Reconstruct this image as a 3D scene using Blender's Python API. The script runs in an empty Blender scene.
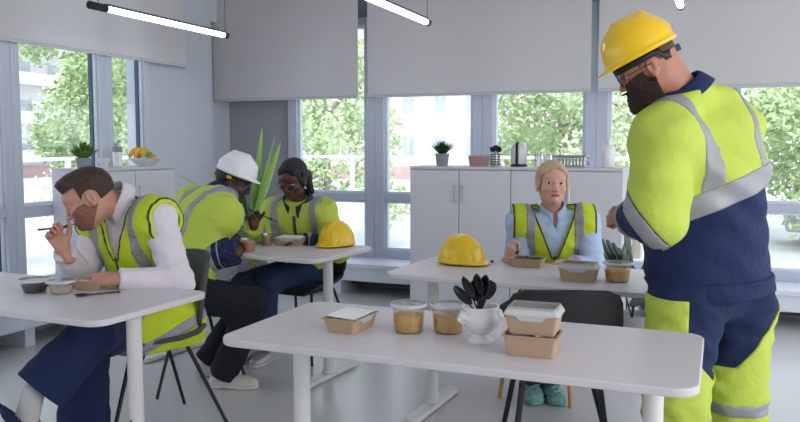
import bpy, bmesh, math, random
import numpy as np
from mathutils import Vector, Matrix
random.seed(7)
PI = math.pi
SC = bpy.context.scene
COL = SC.collection

# ------------------------------------------------------------------ camera
CAM_H = 1.34
YAW = math.radians(22.3)
PITCH = math.atan(64 / 780)
cd = bpy.data.cameras.new('camera')
cam = bpy.data.objects.new('camera', cd)
COL.objects.link(cam)
cd.sensor_width = 36
cd.lens = 36 * 780 / 800
cd.clip_end = 300
cam.location = (0, 0, CAM_H)
cam.rotation_euler = (PI / 2 - PITCH, 0, YAW)
SC.camera = cam

# ------------------------------------------------------------------ world, light, exposure
w = bpy.data.worlds.new('sky')
SC.world = w
w.use_nodes = True
nt = w.node_tree
bg = nt.nodes['Background']
tc = nt.nodes.new('ShaderNodeTexCoord')
sx = nt.nodes.new('ShaderNodeSeparateXYZ')
cr = nt.nodes.new('ShaderNodeValToRGB')
cr.color_ramp.elements[0].position = 0.0
cr.color_ramp.elements[0].color = (.86, .90, .96, 1)
cr.color_ramp.elements[1].position = 0.8
cr.color_ramp.elements[1].color = (.74, .83, 1, 1)
nt.links.new(tc.outputs['Generated'], sx.inputs[0])
nt.links.new(sx.outputs['Z'], cr.inputs[0])
nt.links.new(cr.outputs[0], bg.inputs[0])
bg.inputs[1].default_value = 2.6

def area_light(name, loc, target, size, sizey, power, col=(1, 1, 1)):
    l = bpy.data.lights.new(name, 'AREA')
    l.shape = 'RECTANGLE'
    l.size, l.size_y, l.energy, l.color = size, sizey, power, col
    o = bpy.data.objects.new(name, l)
    COL.objects.link(o)
    o.location = loc
    o.rotation_euler = (Vector(target) - Vector(loc)).to_track_quat('-Z', 'Y').to_euler()
    return o
sl = bpy.data.lights.new('sun', 'SUN')
sl.energy = 2.2
sl.angle = math.radians(8)
sl.color = (1, .97, .92)
so = bpy.data.objects.new('sun', sl)
COL.objects.link(so)
so.rotation_euler = Vector((-.35, .8, -.95)).to_track_quat('-Z', 'Y').to_euler()
# added fill for the back of the room (right hand side, behind the camera)
area_light('window_light', (3.2, .6, 2.1), (-1.8, 6.4, 1.7), 3.0, 1.6, 60, (1, .985, .96))
SC.view_settings.view_transform = 'Standard'
SC.view_settings.look = 'None'
SC.view_settings.gamma = 1
SC.view_settings.exposure = -0.12

# ------------------------------------------------------------------ materials
def lin(c):
    return tuple(((v / 255) / 12.92 if v / 255 <= .04045 else ((v / 255 + .055) / 1.055) ** 2.4) for v in c)

MATS = {}
def mat(name, c, rough=.5, metal=0, noise=0, nscale=8, bump=0, bscale=60, spec=.5, alpha=1, trans=0, emis=0, stretch=None, coat=0):
    if name in MATS:
        return MATS[name]
    m = bpy.data.materials.new(name)
    m.use_nodes = True
    t = m.node_tree
    b = t.nodes['Principled BSDF']
    l = lin(c)
    b.inputs['Base Color'].default_value = (*l, 1)
    b.inputs['Roughness'].default_value = rough
    b.inputs['Metallic'].default_value = metal
    b.inputs['Specular IOR Level'].default_value = spec
    b.inputs['Alpha'].default_value = alpha
    b.inputs['Transmission Weight'].default_value = trans
    b.inputs['Coat Weight'].default_value = coat
    if emis:
        b.inputs['Emission Color'].default_value = (*l, 1)
        b.inputs['Emission Strength'].default_value = emis
    tcn = t.nodes.new('ShaderNodeTexCoord')
    mp = t.nodes.new('ShaderNodeMapping')
    t.links.new(tcn.outputs['Object'], mp.inputs[0])
    if stretch:
        mp.inputs['Scale'].default_value = stretch
    if noise:
        n = t.nodes.new('ShaderNodeTexNoise')
        n.inputs['Scale'].default_value = nscale
        n.inputs['Detail'].default_value = 5
        t.links.new(mp.outputs[0], n.inputs[0])
        mx = t.nodes.new('ShaderNodeMix')
        mx.data_type = 'RGBA'
        mx.inputs[6].default_value = (*[v * (1 - noise) for v in l], 1)
        mx.inputs[7].default_value = (*[min(1, v * (1 + noise)) for v in l], 1)
        t.links.new(n.outputs[0], mx.inputs[0])
        t.links.new(mx.outputs[2], b.inputs['Base Color'])
    if bump:
        n = t.nodes.new('ShaderNodeTexNoise')
        n.inputs['Scale'].default_value = bscale
        n.inputs['Detail'].default_value = 4
        t.links.new(mp.outputs[0], n.inputs[0])
        bp = t.nodes.new('ShaderNodeBump')
        bp.inputs['Strength'].default_value = bump
        bp.inputs['Distance'].default_value = .01
        t.links.new(n.outputs[0], bp.inputs['Height'])
        t.links.new(bp.outputs[0], b.inputs['Normal'])
    MATS[name] = m
    return m

def glassy(name, c, mixv=.12, rough=.03):
    """thin clear sheet: mostly transparent with a glossy reflection"""
    if name in MATS:
        return MATS[name]
    m = bpy.data.materials.new(name)
    m.use_nodes = True
    t = m.node_tree
    t.nodes.remove(t.nodes['Principled BSDF'])
    out = t.nodes['Material Output']
    tr = t.nodes.new('ShaderNodeBsdfTransparent')
    tr.inputs[0].default_value = (*lin(c), 1)
    gl = t.nodes.new('ShaderNodeBsdfGlossy')
    gl.inputs['Roughness'].default_value = rough
    mx = t.nodes.new('ShaderNodeMixShader')
    mx.inputs[0].default_value = mixv
    t.links.new(tr.outputs[0], mx.inputs[1])
    t.links.new(gl.outputs[0], mx.inputs[2])
    t.links.new(mx.outputs[0], out.inputs[0])
    MATS[name] = m
    return m

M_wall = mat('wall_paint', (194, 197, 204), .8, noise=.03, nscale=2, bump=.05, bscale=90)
M_wallshade = mat('wall_paint_grey', (160, 162, 168), .85, noise=.03, nscale=2)  # darkened copy of the wall paint, shade of the back wall in its colour
M_ceil = mat('ceiling_paint', (225, 225, 228), .9, noise=.02)
M_floor = mat('floor_resin', (204, 202, 200), .24, noise=.05, nscale=1.3, bump=.02, bscale=12)
M_frame = mat('window_frame_paint', (190, 196, 208), .4, noise=.02)
M_frame2 = mat('window_bead_paint', (222, 226, 234), .35, noise=.02)
M_seal = mat('window_seal', (60, 80, 100), .6)
M_ledge = mat('ledge_laminate', (225, 228, 238), .35, noise=.02)
M_blind = mat('blind_fabric', (222, 219, 219), .9, noise=.02, nscale=30, bump=.08, bscale=300)
def add_translucent(m, k):
    t = m.node_tree; b = t.nodes['Principled BSDF']; out = t.nodes['Material Output']
    tr = t.nodes.new('ShaderNodeBsdfTranslucent'); tr.inputs[0].default_value = b.inputs['Base Color'].default_value
    mxs = t.nodes.new('ShaderNodeMixShader'); mxs.inputs[0].default_value = k
    t.links.new(b.outputs[0], mxs.inputs[1]); t.links.new(tr.outputs[0], mxs.inputs[2]); t.links.new(mxs.outputs[0], out.inputs[0])
add_translucent(M_blind, .28)
M_blindbar = mat('blind_bar', (190, 190, 194), .4)
M_table = mat('table_laminate', (212, 205, 207), .38, noise=.015, nscale=4)
M_tableedge = mat('table_edge', (205, 198, 196), .5, noise=.02)
M_tableleg = mat('table_leg_paint', (225, 222, 218), .4, noise=.02)
M_cab = mat('cabinet_laminate', (206, 204, 210), .5, noise=.015, nscale=3)
M_cabtop = mat('cabinet_top', (200, 198, 204), .45, noise=.015)
M_gap = mat('door_gap', (120, 120, 126), .8)
M_steel = mat('brushed_steel', (190, 190, 192), .3, metal=1, noise=.05)
M_black = mat('black_metal', (18, 18, 20), .45, noise=.1)
M_blackpl = mat('black_plastic', (14, 14, 16), .3, noise=.1)
M_chair = mat('chair_shell_grey', (66, 68, 70), .7, noise=.08, nscale=60, bump=.15, bscale=200)
M_chair2 = mat('chair_shell_dark', (34, 34, 37), .75, noise=.12, nscale=60, bump=.15, bscale=200)
M_wood = mat('beech_wood', (196, 140, 84), .5, noise=.18, nscale=9, stretch=(6, 6, 1))
M_glass = glassy('clear_pane', (246, 249, 250), .05)
M_pet = glassy('clear_plastic', (238, 240, 242), .16, .12)
M_tube = mat('light_tube', (235, 244, 255), .3, emis=10)
M_white = mat('white_glaze', (232, 230, 228), .25, noise=.01, coat=.3)
M_leaf = mat('leaf_green', (88, 128, 48), .5, noise=.3, nscale=20)
M_leafd = mat('leaf_dark', (34, 66, 30), .4, noise=.3, nscale=12)
M_leaflong = mat('leaf_long', (150, 190, 84), .45, noise=.25, nscale=10)

# ------------------------------------------------------------------ mesh helpers
def link(o, parent=None):
    COL.objects.link(o)
    if parent is not None:
        o.parent = parent
    return o

def tag(o, label=None, cat=None, group=None, kind=None):
    if label: o['label'] = label
    if cat: o['category'] = cat
    if group: o['group'] = group
    if kind: o['kind'] = kind
    return o

def thing(name, label, cat, loc=(0, 0, 0), rz=0, group=None):
    o = bpy.data.objects.new(name, None)
    o.empty_display_size = .05
    o.location = loc
    o.rotation_euler = (0, 0, rz)
    link(o)
    return tag(o, label, cat, group)

def dup(o, loc=None, rz=None, label=None, parent=None):
    c = o.copy()
    COL.objects.link(c)
    if parent is not None:
        c.parent = parent
    for ch in list(o.children):
        dup(ch, parent=c)
    if loc is not None: c.location = loc
    if rz is not None: c.rotation_euler = (0, 0, rz)
    if label: c['label'] = label
    return c

class MB:
    def __init__(s):
        s.b = bmesh.new()
    def _tag(s, vs, M):
        for v in vs:
            v.co = M @ v.co
    def box(s, c, d, rz=0, rx=0, ry=0):
        r = bmesh.ops.create_cube(s.b, size=1)
        M = Matrix.Translation(c) @ Matrix.Rotation(rz, 4, 'Z') @ Matrix.Rotation(ry, 4, 'Y') @ Matrix.Rotation(rx, 4, 'X') @ Matrix.Diagonal((*d, 1))
        s._tag(r['verts'], M)
        return s
    def b2(s, lo, hi):
        lo, hi = Vector(lo), Vector(hi)
        return s.box((lo + hi) / 2, hi - lo)
    def lathe(s, prof, n=32, c=(0, 0, 0), cap=True, sx=1, sy=1):
        rings = []
        for r, z in prof:
            rings.append([s.b.verts.new((c[0] + sx * r * math.cos(2 * PI * i / n), c[1] + sy * r * math.sin(2 * PI * i / n), c[2] + z)) for i in range(n)])
        for a, b in zip(rings, rings[1:]):
            for i in range(n):
                s.b.faces.new((a[i], a[(i + 1) % n], b[(i + 1) % n], b[i]))
        if cap:
            if prof[0][0] > 1e-4: s.b.faces.new(rings[0][::-1])
            if prof[-1][0] > 1e-4: s.b.faces.new(rings[-1])
        return s
    def tube(s, pts, r, n=10, cap=True):
        pts = [Vector(p) for p in pts]
        rs = r if isinstance(r, (list, tuple)) else [r] * len(pts)
        rings = []
        up = None
        for i, p in enumerate(pts):
            d = (pts[min(i + 1, len(pts) - 1)] - pts[max(i - 1, 0)]).normalized()
            if up is None:
                up = d.orthogonal().normalized()
            up = (up - d * up.dot(d)).normalized()
            sd = d.cross(up)
            rings.append([s.b.verts.new(p + rs[i] * (math.cos(2 * PI * k / n) * up + math.sin(2 * PI * k / n) * sd)) for k in range(n)])
        for a, b in zip(rings, rings[1:]):
            for i in range(n):
                s.b.faces.new((a[i], a[(i + 1) % n], b[(i + 1) % n], b[i]))
        if cap:
            s.b.faces.new(rings[0][::-1]); s.b.faces.new(rings[-1])
        return s
    def prism(s, pts, z0, z1):
        a = [s.b.verts.new((x, y, z0)) for x, y in pts]
        b = [s.b.verts.new((x, y, z1)) for x, y in pts]
        n = len(pts)
        s.b.faces.new(a[::-1]); s.b.faces.new(b)
        for i in range(n):
            s.b.faces.new((a[i], a[(i + 1) % n], b[(i + 1) % n], b[i]))
        return s
    def ball(s, c, r, sc=(1, 1, 1), sub=3, jit=0):
        q = bmesh.ops.create_icosphere(s.b, subdivisions=sub, radius=r)
        for v in q['verts']:
            k = 1 + random.uniform(-jit, jit)
            v.co = Vector((v.co.x * sc[0] * k + c[0], v.co.y * sc[1] * k + c[1], v.co.z * sc[2] * k + c[2]))
        return s
    def build(s, name, m, parent=None, loc=(0, 0, 0), smooth=True, bevel=0, seg=2, rot=None):
        bmesh.ops.recalc_face_normals(s.b, faces=s.b.faces)
        me = bpy.data.meshes.new(name)
        s.b.to_mesh(me); s.b.free()
        me.materials.append(m)
        o = bpy.data.objects.new(name, me)
        link(o, parent)
        o.location = loc
        if rot is not None: o.rotation_euler = rot
        if bevel:
            bv = o.modifiers.new('bevel', 'BEVEL')
            bv.width = bevel; bv.segments = seg; bv.limit_method = 'ANGLE'
            bv.angle_limit = math.radians(40)
        if smooth:
            for p in me.polygons: p.use_smooth = True
            try:
                me.set_sharp_from_angle(angle=math.radians(38))
            except Exception:
                pass
        return o

def rrect(x0, y0, x1, y1, r, n=8):
    pts = []
    for cx, cy, a0 in ((x1 - r, y1 - r, 0), (x0 + r, y1 - r, PI / 2), (x0 + r, y0 + r, PI), (x1 - r, y0 + r, 3 * PI / 2)):
        for i in range(n + 1):
            a = a0 + PI / 2 * i / n
            pts.append((cx + r * math.cos(a), cy + r * math.sin(a)))
    return pts

RV = Vector((math.cos(YAW), math.sin(YAW), 0))
FV = Vector((-math.sin(YAW), math.cos(YAW), 0))
_f = Vector((FV.x * math.cos(PITCH), FV.y * math.cos(PITCH), -math.sin(PITCH)))
_u = RV.cross(_f)
def at(x, y, D):
    """point of the room D metres in front of the camera along the floor, seen in direction x, y"""
    d = _f * 780 + RV * (x - 400) + _u * (211 - y)
    return Vector((0, 0, CAM_H)) + d * (D / d.dot(FV))
def dirv(a, b, c=0):
    return (RV * a + FV * b + Vector((0, 0, c))).normalized()

# ------------------------------------------------------------------ room shell
def struct(name, mb, m, parent=None, **k):
    o = mb.build(name, m, parent, **k)
    o['kind'] = 'structure'
    return o
XL, YB = -4.6, 6.75
CEIL = 2.95
struct('floor', MB().b2((-5.1, -3.2, -.1), (4.2, 7.1, 0)), M_floor, smooth=False)
struct('ceiling', MB().b2((-5.1, -3.2, CEIL), (4.2, 7.1, CEIL + .1)), M_ceil, smooth=False)
# left wall: solid below the ledge, above the glass, and after the last window
wl = MB()
wl.b2((XL - .25, -3.2, 0), (XL, 7.1, .27))
wl.b2((XL - .25, -3.2, 2.55), (XL, 7.1, CEIL))
wl.b2((XL - .25, 5.49, .27), (XL, 6.39, 2.55))
wl.b2((XL - .25, 6.39, .27), (XL - .07, 7.1, 2.55))
struct('wall_left', wl, M_wall, smooth=False)
struct('wall_rear', MB().b2((-5.1, -3.3, 0), (4.2, -3.2, CEIL)), M_wall, smooth=False)
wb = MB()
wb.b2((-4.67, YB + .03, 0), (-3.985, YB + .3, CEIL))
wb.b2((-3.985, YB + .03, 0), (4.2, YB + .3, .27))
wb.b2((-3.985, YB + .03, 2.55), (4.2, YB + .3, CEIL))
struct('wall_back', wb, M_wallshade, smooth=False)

# back windows: one thing per bay
xs = [-3.95, -3.02, -1.97, -.98, .01, 1.0, 2.0, 3.0, 4.0]
n_w = 1
for x0, x1 in zip(xs, xs[1:]):
    fr = MB()
    for a, b in ((x0, x0 + .1), (x1 - .09, x1)):
        fr.b2((a, YB - .03, .27), (b, YB + .07, 2.55))
    for a, b in ((.27, .37), (.83, .9), (2.47, 2.55)):
        fr.b2((x0 + .1, YB - .025, a), (x1 - .09, YB + .07, b))
    f = struct('window_%d' % n_w, fr, M_frame, bevel=.006)
    bd = MB()
    for z0, z1 in ((.37, .83), (.9, 2.47)):
        bd.b2((x0 + .1, YB, z0), (x0 + .125, YB + .05, z1)).b2((x1 - .115, YB, z0), (x1 - .09, YB + .05, z1))
        bd.b2((x0 + .125, YB, z0), (x1 - .115, YB + .05, z0 + .02)).b2((x0 + .125, YB, z1 - .02), (x1 - .115, YB + .05, z1))
    bd.build('glazing_bead', M_frame2, f, smooth=False)
    MB().b2((x0 + .1, YB + .02, .37), (x1 - .09, YB + .028, 2.47)).build('pane', M_glass, f, smooth=False)
    n_w += 1
# left windows
ys = [-1.0, 1.3, 2.6, 4.03, 4.94, 5.47]
for y0, y1 in zip(ys, ys[1:]):
    fr = MB()
    for a, b in ((y0, y0 + .075), (y1 - .075, y1)):
        fr.b2((XL - .07, a, .27), (XL + .03, b, 2.55))
    for a, b in ((.27, .37), (.85, .92), (2.47, 2.55)):
        fr.b2((XL - .07, y0 + .075, a), (XL + .025, y1 - .075, b))
    f = struct('window_%d' % n_w, fr, M_frame, bevel=.006)
    bd = MB()
    for z0, z1 in ((.37, .85), (.92, 2.47)):
        for a, b in ((y0 + .075, y0 + .1), (y1 - .1, y1 - .075)):
            bd.b2((XL - .05, a, z0), (XL, b, z1))
        bd.b2((XL - .05, y0 + .1, z0), (XL, y1 - .1, z0 + .02)).b2((XL - .05, y0 + .1, z1 - .02), (XL, y1 - .1, z1))
    bd.build('glazing_bead', M_frame2, f, smooth=False)
    sm = MB()
    for a, b in ((y0 + .1, y0 + .112), (y1 - .112, y1 - .1)):
        sm.b2((XL - .045, a, .39), (XL - .012, b, 2.45))
    sm.build('seal', M_seal, f, smooth=False)
    MB().b2((XL - .035, y0 + .1, .37), (XL - .027, y1 - .1, 2.47)).build('pane', M_glass, f, smooth=False)
    n_w += 1

# window ledge (low bench) along both walls
def ledge(name, label, lo, hi, posts, along):
    t = thing(name, label, 'ledge', (lo[0], lo[1], 0))
    W, Dp = hi[0] - lo[0], hi[1] - lo[1]
    MB().b2((0, 0, .25), (W, Dp, .29)).build('ledge_top', M_ledge, t, bevel=.006)
    if along == 'x':
        MB().b2((0, .02, .13), (W, .045, .25)).build('apron', M_ledge, t, smooth=False)
    else:
        MB().b2((W - .045, 0, .13), (W - .02, Dp, .25)).build('apron', M_ledge, t, smooth=False)
    for p in posts:
        if along == 'x':
            MB().b2((p, .05, 0), (p + .08, Dp - .02, .25)).build('post', M_ledge, t, smooth=False)
        else:
            MB().b2((.02, p, 0), (W - .05, p + .08, .25)).build('post', M_ledge, t, smooth=False)
    return t
ledge('window_ledge', 'long white low window ledge with apron under the back windows', (-3.95, 6.3, 0), (3.6, YB - .03, 0), [.1, .68, 1.55, 2.4, 3.3, 4.2, 5.2, 6.4], 'x')
ledge('window_ledge', 'white low window ledge under the left hand windows', (XL + .03, 1.2, 0), (-4.22, 4.33, 0), [.3, 1.5, 2.6], 'y')
hp = thing('heating_pipe', 'dark convector pipe lying low beneath the back window ledge', 'pipe', (-3.8, 6.6, 0))
MB().tube([(0, 0, .08), (7.2, 0, .08)], .025).build('pipe', mat('pipe_grey', (92, 96, 104), .5), hp)
for x in (0, 1.8, 3.6, 5.4, 7.2):
    MB().tube([(x, 0, 0), (x, 0, .08)], .012).build('bracket', M_black, hp)

# roller blinds
def blind(label, p0, p1, zb):
    p0, p1 = Vector(p0), Vector(p1)
    d = (p1 - p0); L = d.length
    t = thing('roller_blind', label, 'blind', (p0.x, p0.y, zb), math.atan2(d.y, d.x))
    MB().b2((0, -.0015, 0.02), (L, .0015, CEIL - .06 - zb)).build('blind_cloth', M_blind, t, smooth=False)
    MB().b2((0, -.009, 0), (L, .009, .026)).build('bottom_bar', M_blindbar, t, bevel=.004)
    o = MB().tube([(0, 0, 0), (L, 0, 0)], .035, 16).build('roller', M_blindbar, t)
    o.location = (0, 0, CEIL - .05 - zb)
    return t
blind('grey roller blind above the dark skinned woman, left end of the back windows', (-4.655, 6.5, 0), (-3.08, 6.5, 0), 1.785)
blind('wide grey roller blind over the middle back windows', (-2.985, 6.5, 0), (-.995, 6.5, 0), 1.785)
blind('grey roller blind at the right behind the standing man', (-.935, 6.5, 0), (2.6, 6.5, 0), 1.785)
blind('grey roller blind hanging on the left wall windows', (XL + .06, 1.4, 0), (XL + .06, 5.93, 0), 2.06)

# tube lamps hung from the ceiling, far ends in one line
def lamp(x, label):
    t = thing('tube_light', label, 'lamp', (x, 5.46, 2.25), 0, 'hanging light tubes')
    MB().tube([(0, -.02, 0), (0, -1.36, 0)], .021, 16).build('light_tube', M_tube, t)
    MB().b2((-.02, -1.36, .014), (.02, -.02, .03)).build('housing', mat('lamp_housing', (110, 112, 118), .4, .6), t, bevel=.003)
    MB().tube([(0, 0.015, 0), (0, -.035, 0)], .026, 16).build('end_cap', M_black, t)
    MB().tube([(0, -1.35, 0), (0, -1.5, 0)], .026, 16).build('end_cap', M_black, t)
    for y in (-.01, -1.42):
        MB().tube([(0, y, .02), (0, y, CEIL - 2.25)], .0022, 6).build('suspension_wire', M_black, t)
lamp(-3.78, 'leftmost hanging light tube with black end caps, in front of the left wall')
lamp(-2.02, 'middle hanging light tube, above the gap between two blinds')
lamp(-.27, 'rightmost hanging light tube, beside the standing man')

# ------------------------------------------------------------------ cabinets
def handle(parent, loc, L=.13, axis='z'):
    m = MB()
    m.tube([(0, 0, -L / 2), (0, 0, L / 2)], .005, 8).tube([(0, 0, -L / 2 + .01), (0, .022, -L / 2 + .01)], .004, 8).tube([(0, 0, L / 2 - .01), (0, .022, L / 2 - .01)], .004, 8)
    return m.build('handle', M_steel, parent, loc=loc)

def cabinet(label, loc, rz, W, D, Hc, group='white cabinets'):
    """origin at front left foot, doors face -y"""
    t = thing('storage_cabinet', label, 'cabinet', loc, rz)
    body = MB().b2((0, .02, .05), (W, D, Hc - .022)).b2((.02, .05, 0), (W - .02, D, .05))
    body.build('body', M_cab, t, bevel=.002)
    MB().b2((0, -.002, Hc - .022), (W, D, Hc)).build('top_board', M_cabtop, t, bevel=.003)
    for i in range(2):
        x0 = W / 2 * i + .003
        d = MB().b2((0, 0, 0), (W / 2 - .006, .018, Hc - .085)).build('door', M_cab, t, loc=(x0, 0, .055), bevel=.0015)
        handle(d, (W / 2 - .035 if i == 0 else .03, -.022, Hc - .27), .14)
    return t
cabinet('white two-door storage cabinet beneath the potted grass plant, left of the pair', (-2.325, 5.88, 0), 0, .835, .4, 1.185)
cabinet('white two-door storage cabinet behind the blond woman, right of the pair', (-1.489, 5.88, 0), 0, .835, .4, 1.185)
cabinet('white two-door cabinet under the fruit bowl by the left wall', (-4.2, 4.35, 0), PI / 2, .95, .36, 1.185)

# ------------------------------------------------------------------ tables
def table(label, cx, cy, rz, W=1.42, D=.66, r=.07, legx=.13):
    t = thing('table', label, 'table', (cx, cy, 0), rz)
    MB().prism(rrect(-W / 2, -D / 2, W / 2, D / 2, r), .716, .74).build('tabletop', M_table, t, bevel=.005, seg=3)
    MB().b2((-W / 2 + .1, -.16, .69), (W / 2 - .1, .16, .716)).build('under_frame', M_tableedge, t, bevel=.003)
    for s in (-1, 1):
        x = s * (W / 2 - legx)
        l = MB().lathe([(.03, .03), (.029, .69)], 28).build('leg', M_tableleg, t, loc=(x, 0, 0))
        MB().prism(rrect(-.038, -D / 2 + .04, .038, D / 2 - .04, .03), 0.004, .03).lathe([(.045, .03), (.033, .045)], 24).build('foot', M_tableleg, l, bevel=.007)
        MB().lathe([(.004, 0), (.004, .004)], 10).build('screw', M_black, l, loc=(0, -.028, .28), rot=(PI / 2, 0, 0))
    return t
table('white table in the foreground holding the white pot and pasta tubs', -.745, 2.34, 0, 1.43, .65)
table('white table at the left edge with the bearded man eating at it', -2.665, 2.385, math.radians(-2), 1.42, .63)
table('white table at the back between the two seated dark skinned workers', -2.665, 4.02, math.radians(-5), 1.44, .66)
table('white table in front of the blond woman', -.775, 3.67, math.radians(-3), 1.38, .66)

# ------------------------------------------------------------------ chairs
def sheet(prof, wid, lift, wrap, nu=16):
    """curved shell: prof = list of (y,z), wid = half widths"""
    b = bmesh.new()
    rows = []
    for (y, z), w, l, wr in zip(prof, wid, lift, wrap):
        rows.append([b.verts.new((w * math.sin(PI / 2 * u) if False else w * u, y + wr * abs(u) ** 2.2, z + l * abs(u) ** 2.2)) for u in [2 * i / nu - 1 for i in range(nu + 1)]])
    for a, c in zip(rows, rows[1:]):
        for i in range(nu):
            b.faces.new((a[i], a[i + 1], c[i + 1], c[i]))
    return b
def solid(o, th, sub=1):
    s = o.modifiers.new('thick', 'SOLIDIFY'); s.thickness = th; s.offset = 0
    bv = o.modifiers.new('bevel', 'BEVEL'); bv.width = th * .3; bv.segments = 2; bv.limit_method = 'ANGLE'; bv.angle_limit = 1
    return o
def chair(label, loc, rz, shell, legm, leg_ends=None, hgt=.80, half=.215, legr=.010, group=None, hs=.23):
    """faces +y; origin on floor under the seat centre"""
    t = thing('chair', label, 'chair', loc, rz, group)
    m = MB(); m.b.free()
    m.b = sheet([(.225, .425), (.215, .447), (.16, .455), (.05, .445), (-.08, .438), (-.17, .445), (-.205, .462)],
                [hs * .72, hs * .93, hs, hs, hs * .98, hs * .93, hs * .88], [0, 0, .012, .03, .04, .05, .06], [0] * 7)
    solid(m.build('seat', shell, t), .022)
    m = MB(); m.b.free()
    z0 = .462
    k = hgt - z0
    m.b = sheet([(-.205, z0), (-.225, z0 + .12 * k), (-.245, z0 + .35 * k), (-.262, z0 + .62 * k), (-.275, z0 + .84 * k), (-.281, z0 + .95 * k), (-.284, z0 + k)],
                [half * .88, half * .96, half, half, half * .97, half * .90, half * .70], [.05, .04, .01, 0, -.005, -.01, -.01], [.02, .05, .07, .075, .07, .06, .03], 20)
    solid(m.build('backrest', shell, t), .02)
    ends = leg_ends or [(-.22, .24), (.22, .24), (-.23, -.27), (.23, -.27)]
    for (ex, ey) in ends:
        sxx = .15 if ex > 0 else -.15
        syy = .13 if ey > 0 else -.13
        MB().tube([(sxx * .6, syy * .6, .425), (sxx, syy, .418), (ex, ey, 0)], [legr, legr, legr * .85], 10).build('leg', legm, t)
    MB().b2((-.14, -.13, .418), (.14, .13, .428)).build('seat_plate', legm, t)
    return t
def chair_at(label, px, py, D, face, *a, **k):
    p = at(px, py, D); d = dirv(*face)
    return chair(label, (p.x, p.y, 0), math.atan2(d.y, d.x) - PI / 2, *a, **k)
chair_at('dark grey shell chair with thin black legs under the man eating', 148, 330, 3.62, (-.80, -.60), M_chair, M_black, hgt=.84, half=.2,
         leg_ends=[(-.22, .26), (.2, .2), (-.24, -.30), (.26, -.27)])
chair_at('dark chair under the worker in the white hard hat', 192, 300, 4.40, (.85, .53), M_chair2, M_black, hgt=.78, hs=.2)
chair_at('black chair under the seated woman at the back table', 303, 290, 5.0, (-.45, -.9), M_chair2, M_black, hgt=.74, hs=.21)
chair_at('dark charcoal chair with black legs standing empty behind the foreground table', 557, 330, 3.17, (.06, .995), M_chair2, M_black, hgt=.805, half=.222, legr=.013,
         leg_ends=[(-.22, .2), (.27, .22), (-.2, -.19), (.2, -.19)])
chair_at('dark chair with wooden legs under the blond woman', 545, 300, 4.18, (-.42, -.9), M_chair2, M_wood, hgt=.74, half=.18, legr=.013,
         leg_ends=[(-.19, .19), (.19, .19), (-.19, -.19), (.19, -.19)])

# ------------------------------------------------------------------ food boxes, tubs, cups
M_kraft = mat('kraft_card', (188, 158, 132), .75, noise=.06, nscale=40)
M_kraftin = mat('kraft_inner', (205, 190, 175), .6)
M_pasta = mat('pasta_food', (255, 184, 84), .6, noise=.3, nscale=70, bump=.6, bscale=120)
M_salad = mat('salad_food', (70, 84, 40), .6, noise=.6, nscale=90, bump=.6, bscale=150)
M_soup = mat('dark_beans_food', (52, 50, 30), .45, noise=.6, nscale=120, bump=.5, bscale=150)
M_cream = mat('creamy_food', (225, 205, 180), .6, noise=.2, nscale=60, bump=.4, bscale=100)
M_paper = mat('white_paper', (236, 238, 234), .6, noise=.02)

def frus(m, w0, d0, w1, d1, z0, z1, r=.008, n=4, cap=(True, True)):
    a = rrect(-w0 / 2, -d0 / 2, w0 / 2, d0 / 2, r, n); b = rrect(-w1 / 2, -d1 / 2, w1 / 2, d1 / 2, r, n)
    va = [m.b.verts.new((x, y, z0)) for x, y in a]; vb = [m.b.verts.new((x, y, z1)) for x, y in b]
    for i in range(len(a)):
        m.b.faces.new((va[i], va[(i + 1) % len(a)], vb[(i + 1) % len(a)], vb[i]))
    if cap[0]: m.b.faces.new(va[::-1])
    if cap[1]: m.b.faces.new(vb)
    return m
def tray(parent, W, D, Hh, flare=.011, m=None):
    k = MB()
    frus(k, W - 2 * flare, D - 2 * flare, W, D, 0, Hh, cap=(True, False))
    frus(k, W - 2 * flare - .003, D - 2 * flare - .003, W - .003, D - .003, .003, Hh, cap=(True, False))
    # folded rim
    for s in (-1, 1):
        k.box((0, s * (D / 2 + .0015), Hh), (W, .006, .003)); k.box((s * (W / 2 + .0015), 0, Hh), (.006, D, .003))
    return k.build('tray', m or M_kraft, parent, smooth=False)
def front_lip(parent, W, D, Hh, m):
    """clear lid skirt that dips into the scooped front of the card tray"""
    for s in (-1, 1):
        k = MB()
        pts = [(-W / 2 + .012, Hh + .002), (-W * .28, Hh - .003), (-W * .2, Hh - .016), (W * .2, Hh - .016), (W * .28, Hh - .003), (W / 2 - .012, Hh + .002)]
        vs = [k.b.verts.new((x, s * (D / 2 + .0015 + .3 * (z - Hh) + .003), z)) for x, z in pts]
        v2 = [k.b.verts.new((x, s * (D / 2 + .0025 + .3 * (z - Hh) + .003), z)) for x, z in pts]
        k.b.faces.new(vs); k.b.faces.new(v2)
        for i in range(len(pts)):
            j = (i + 1) % len(pts)
            k.b.faces.new((vs[i], vs[j], v2[j], v2[i]))
        k.build('lid_tab', m, parent, smooth=False)
M_tab = mat('frosted_plastic', (226, 222, 222), .35, alpha=.75)
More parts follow.
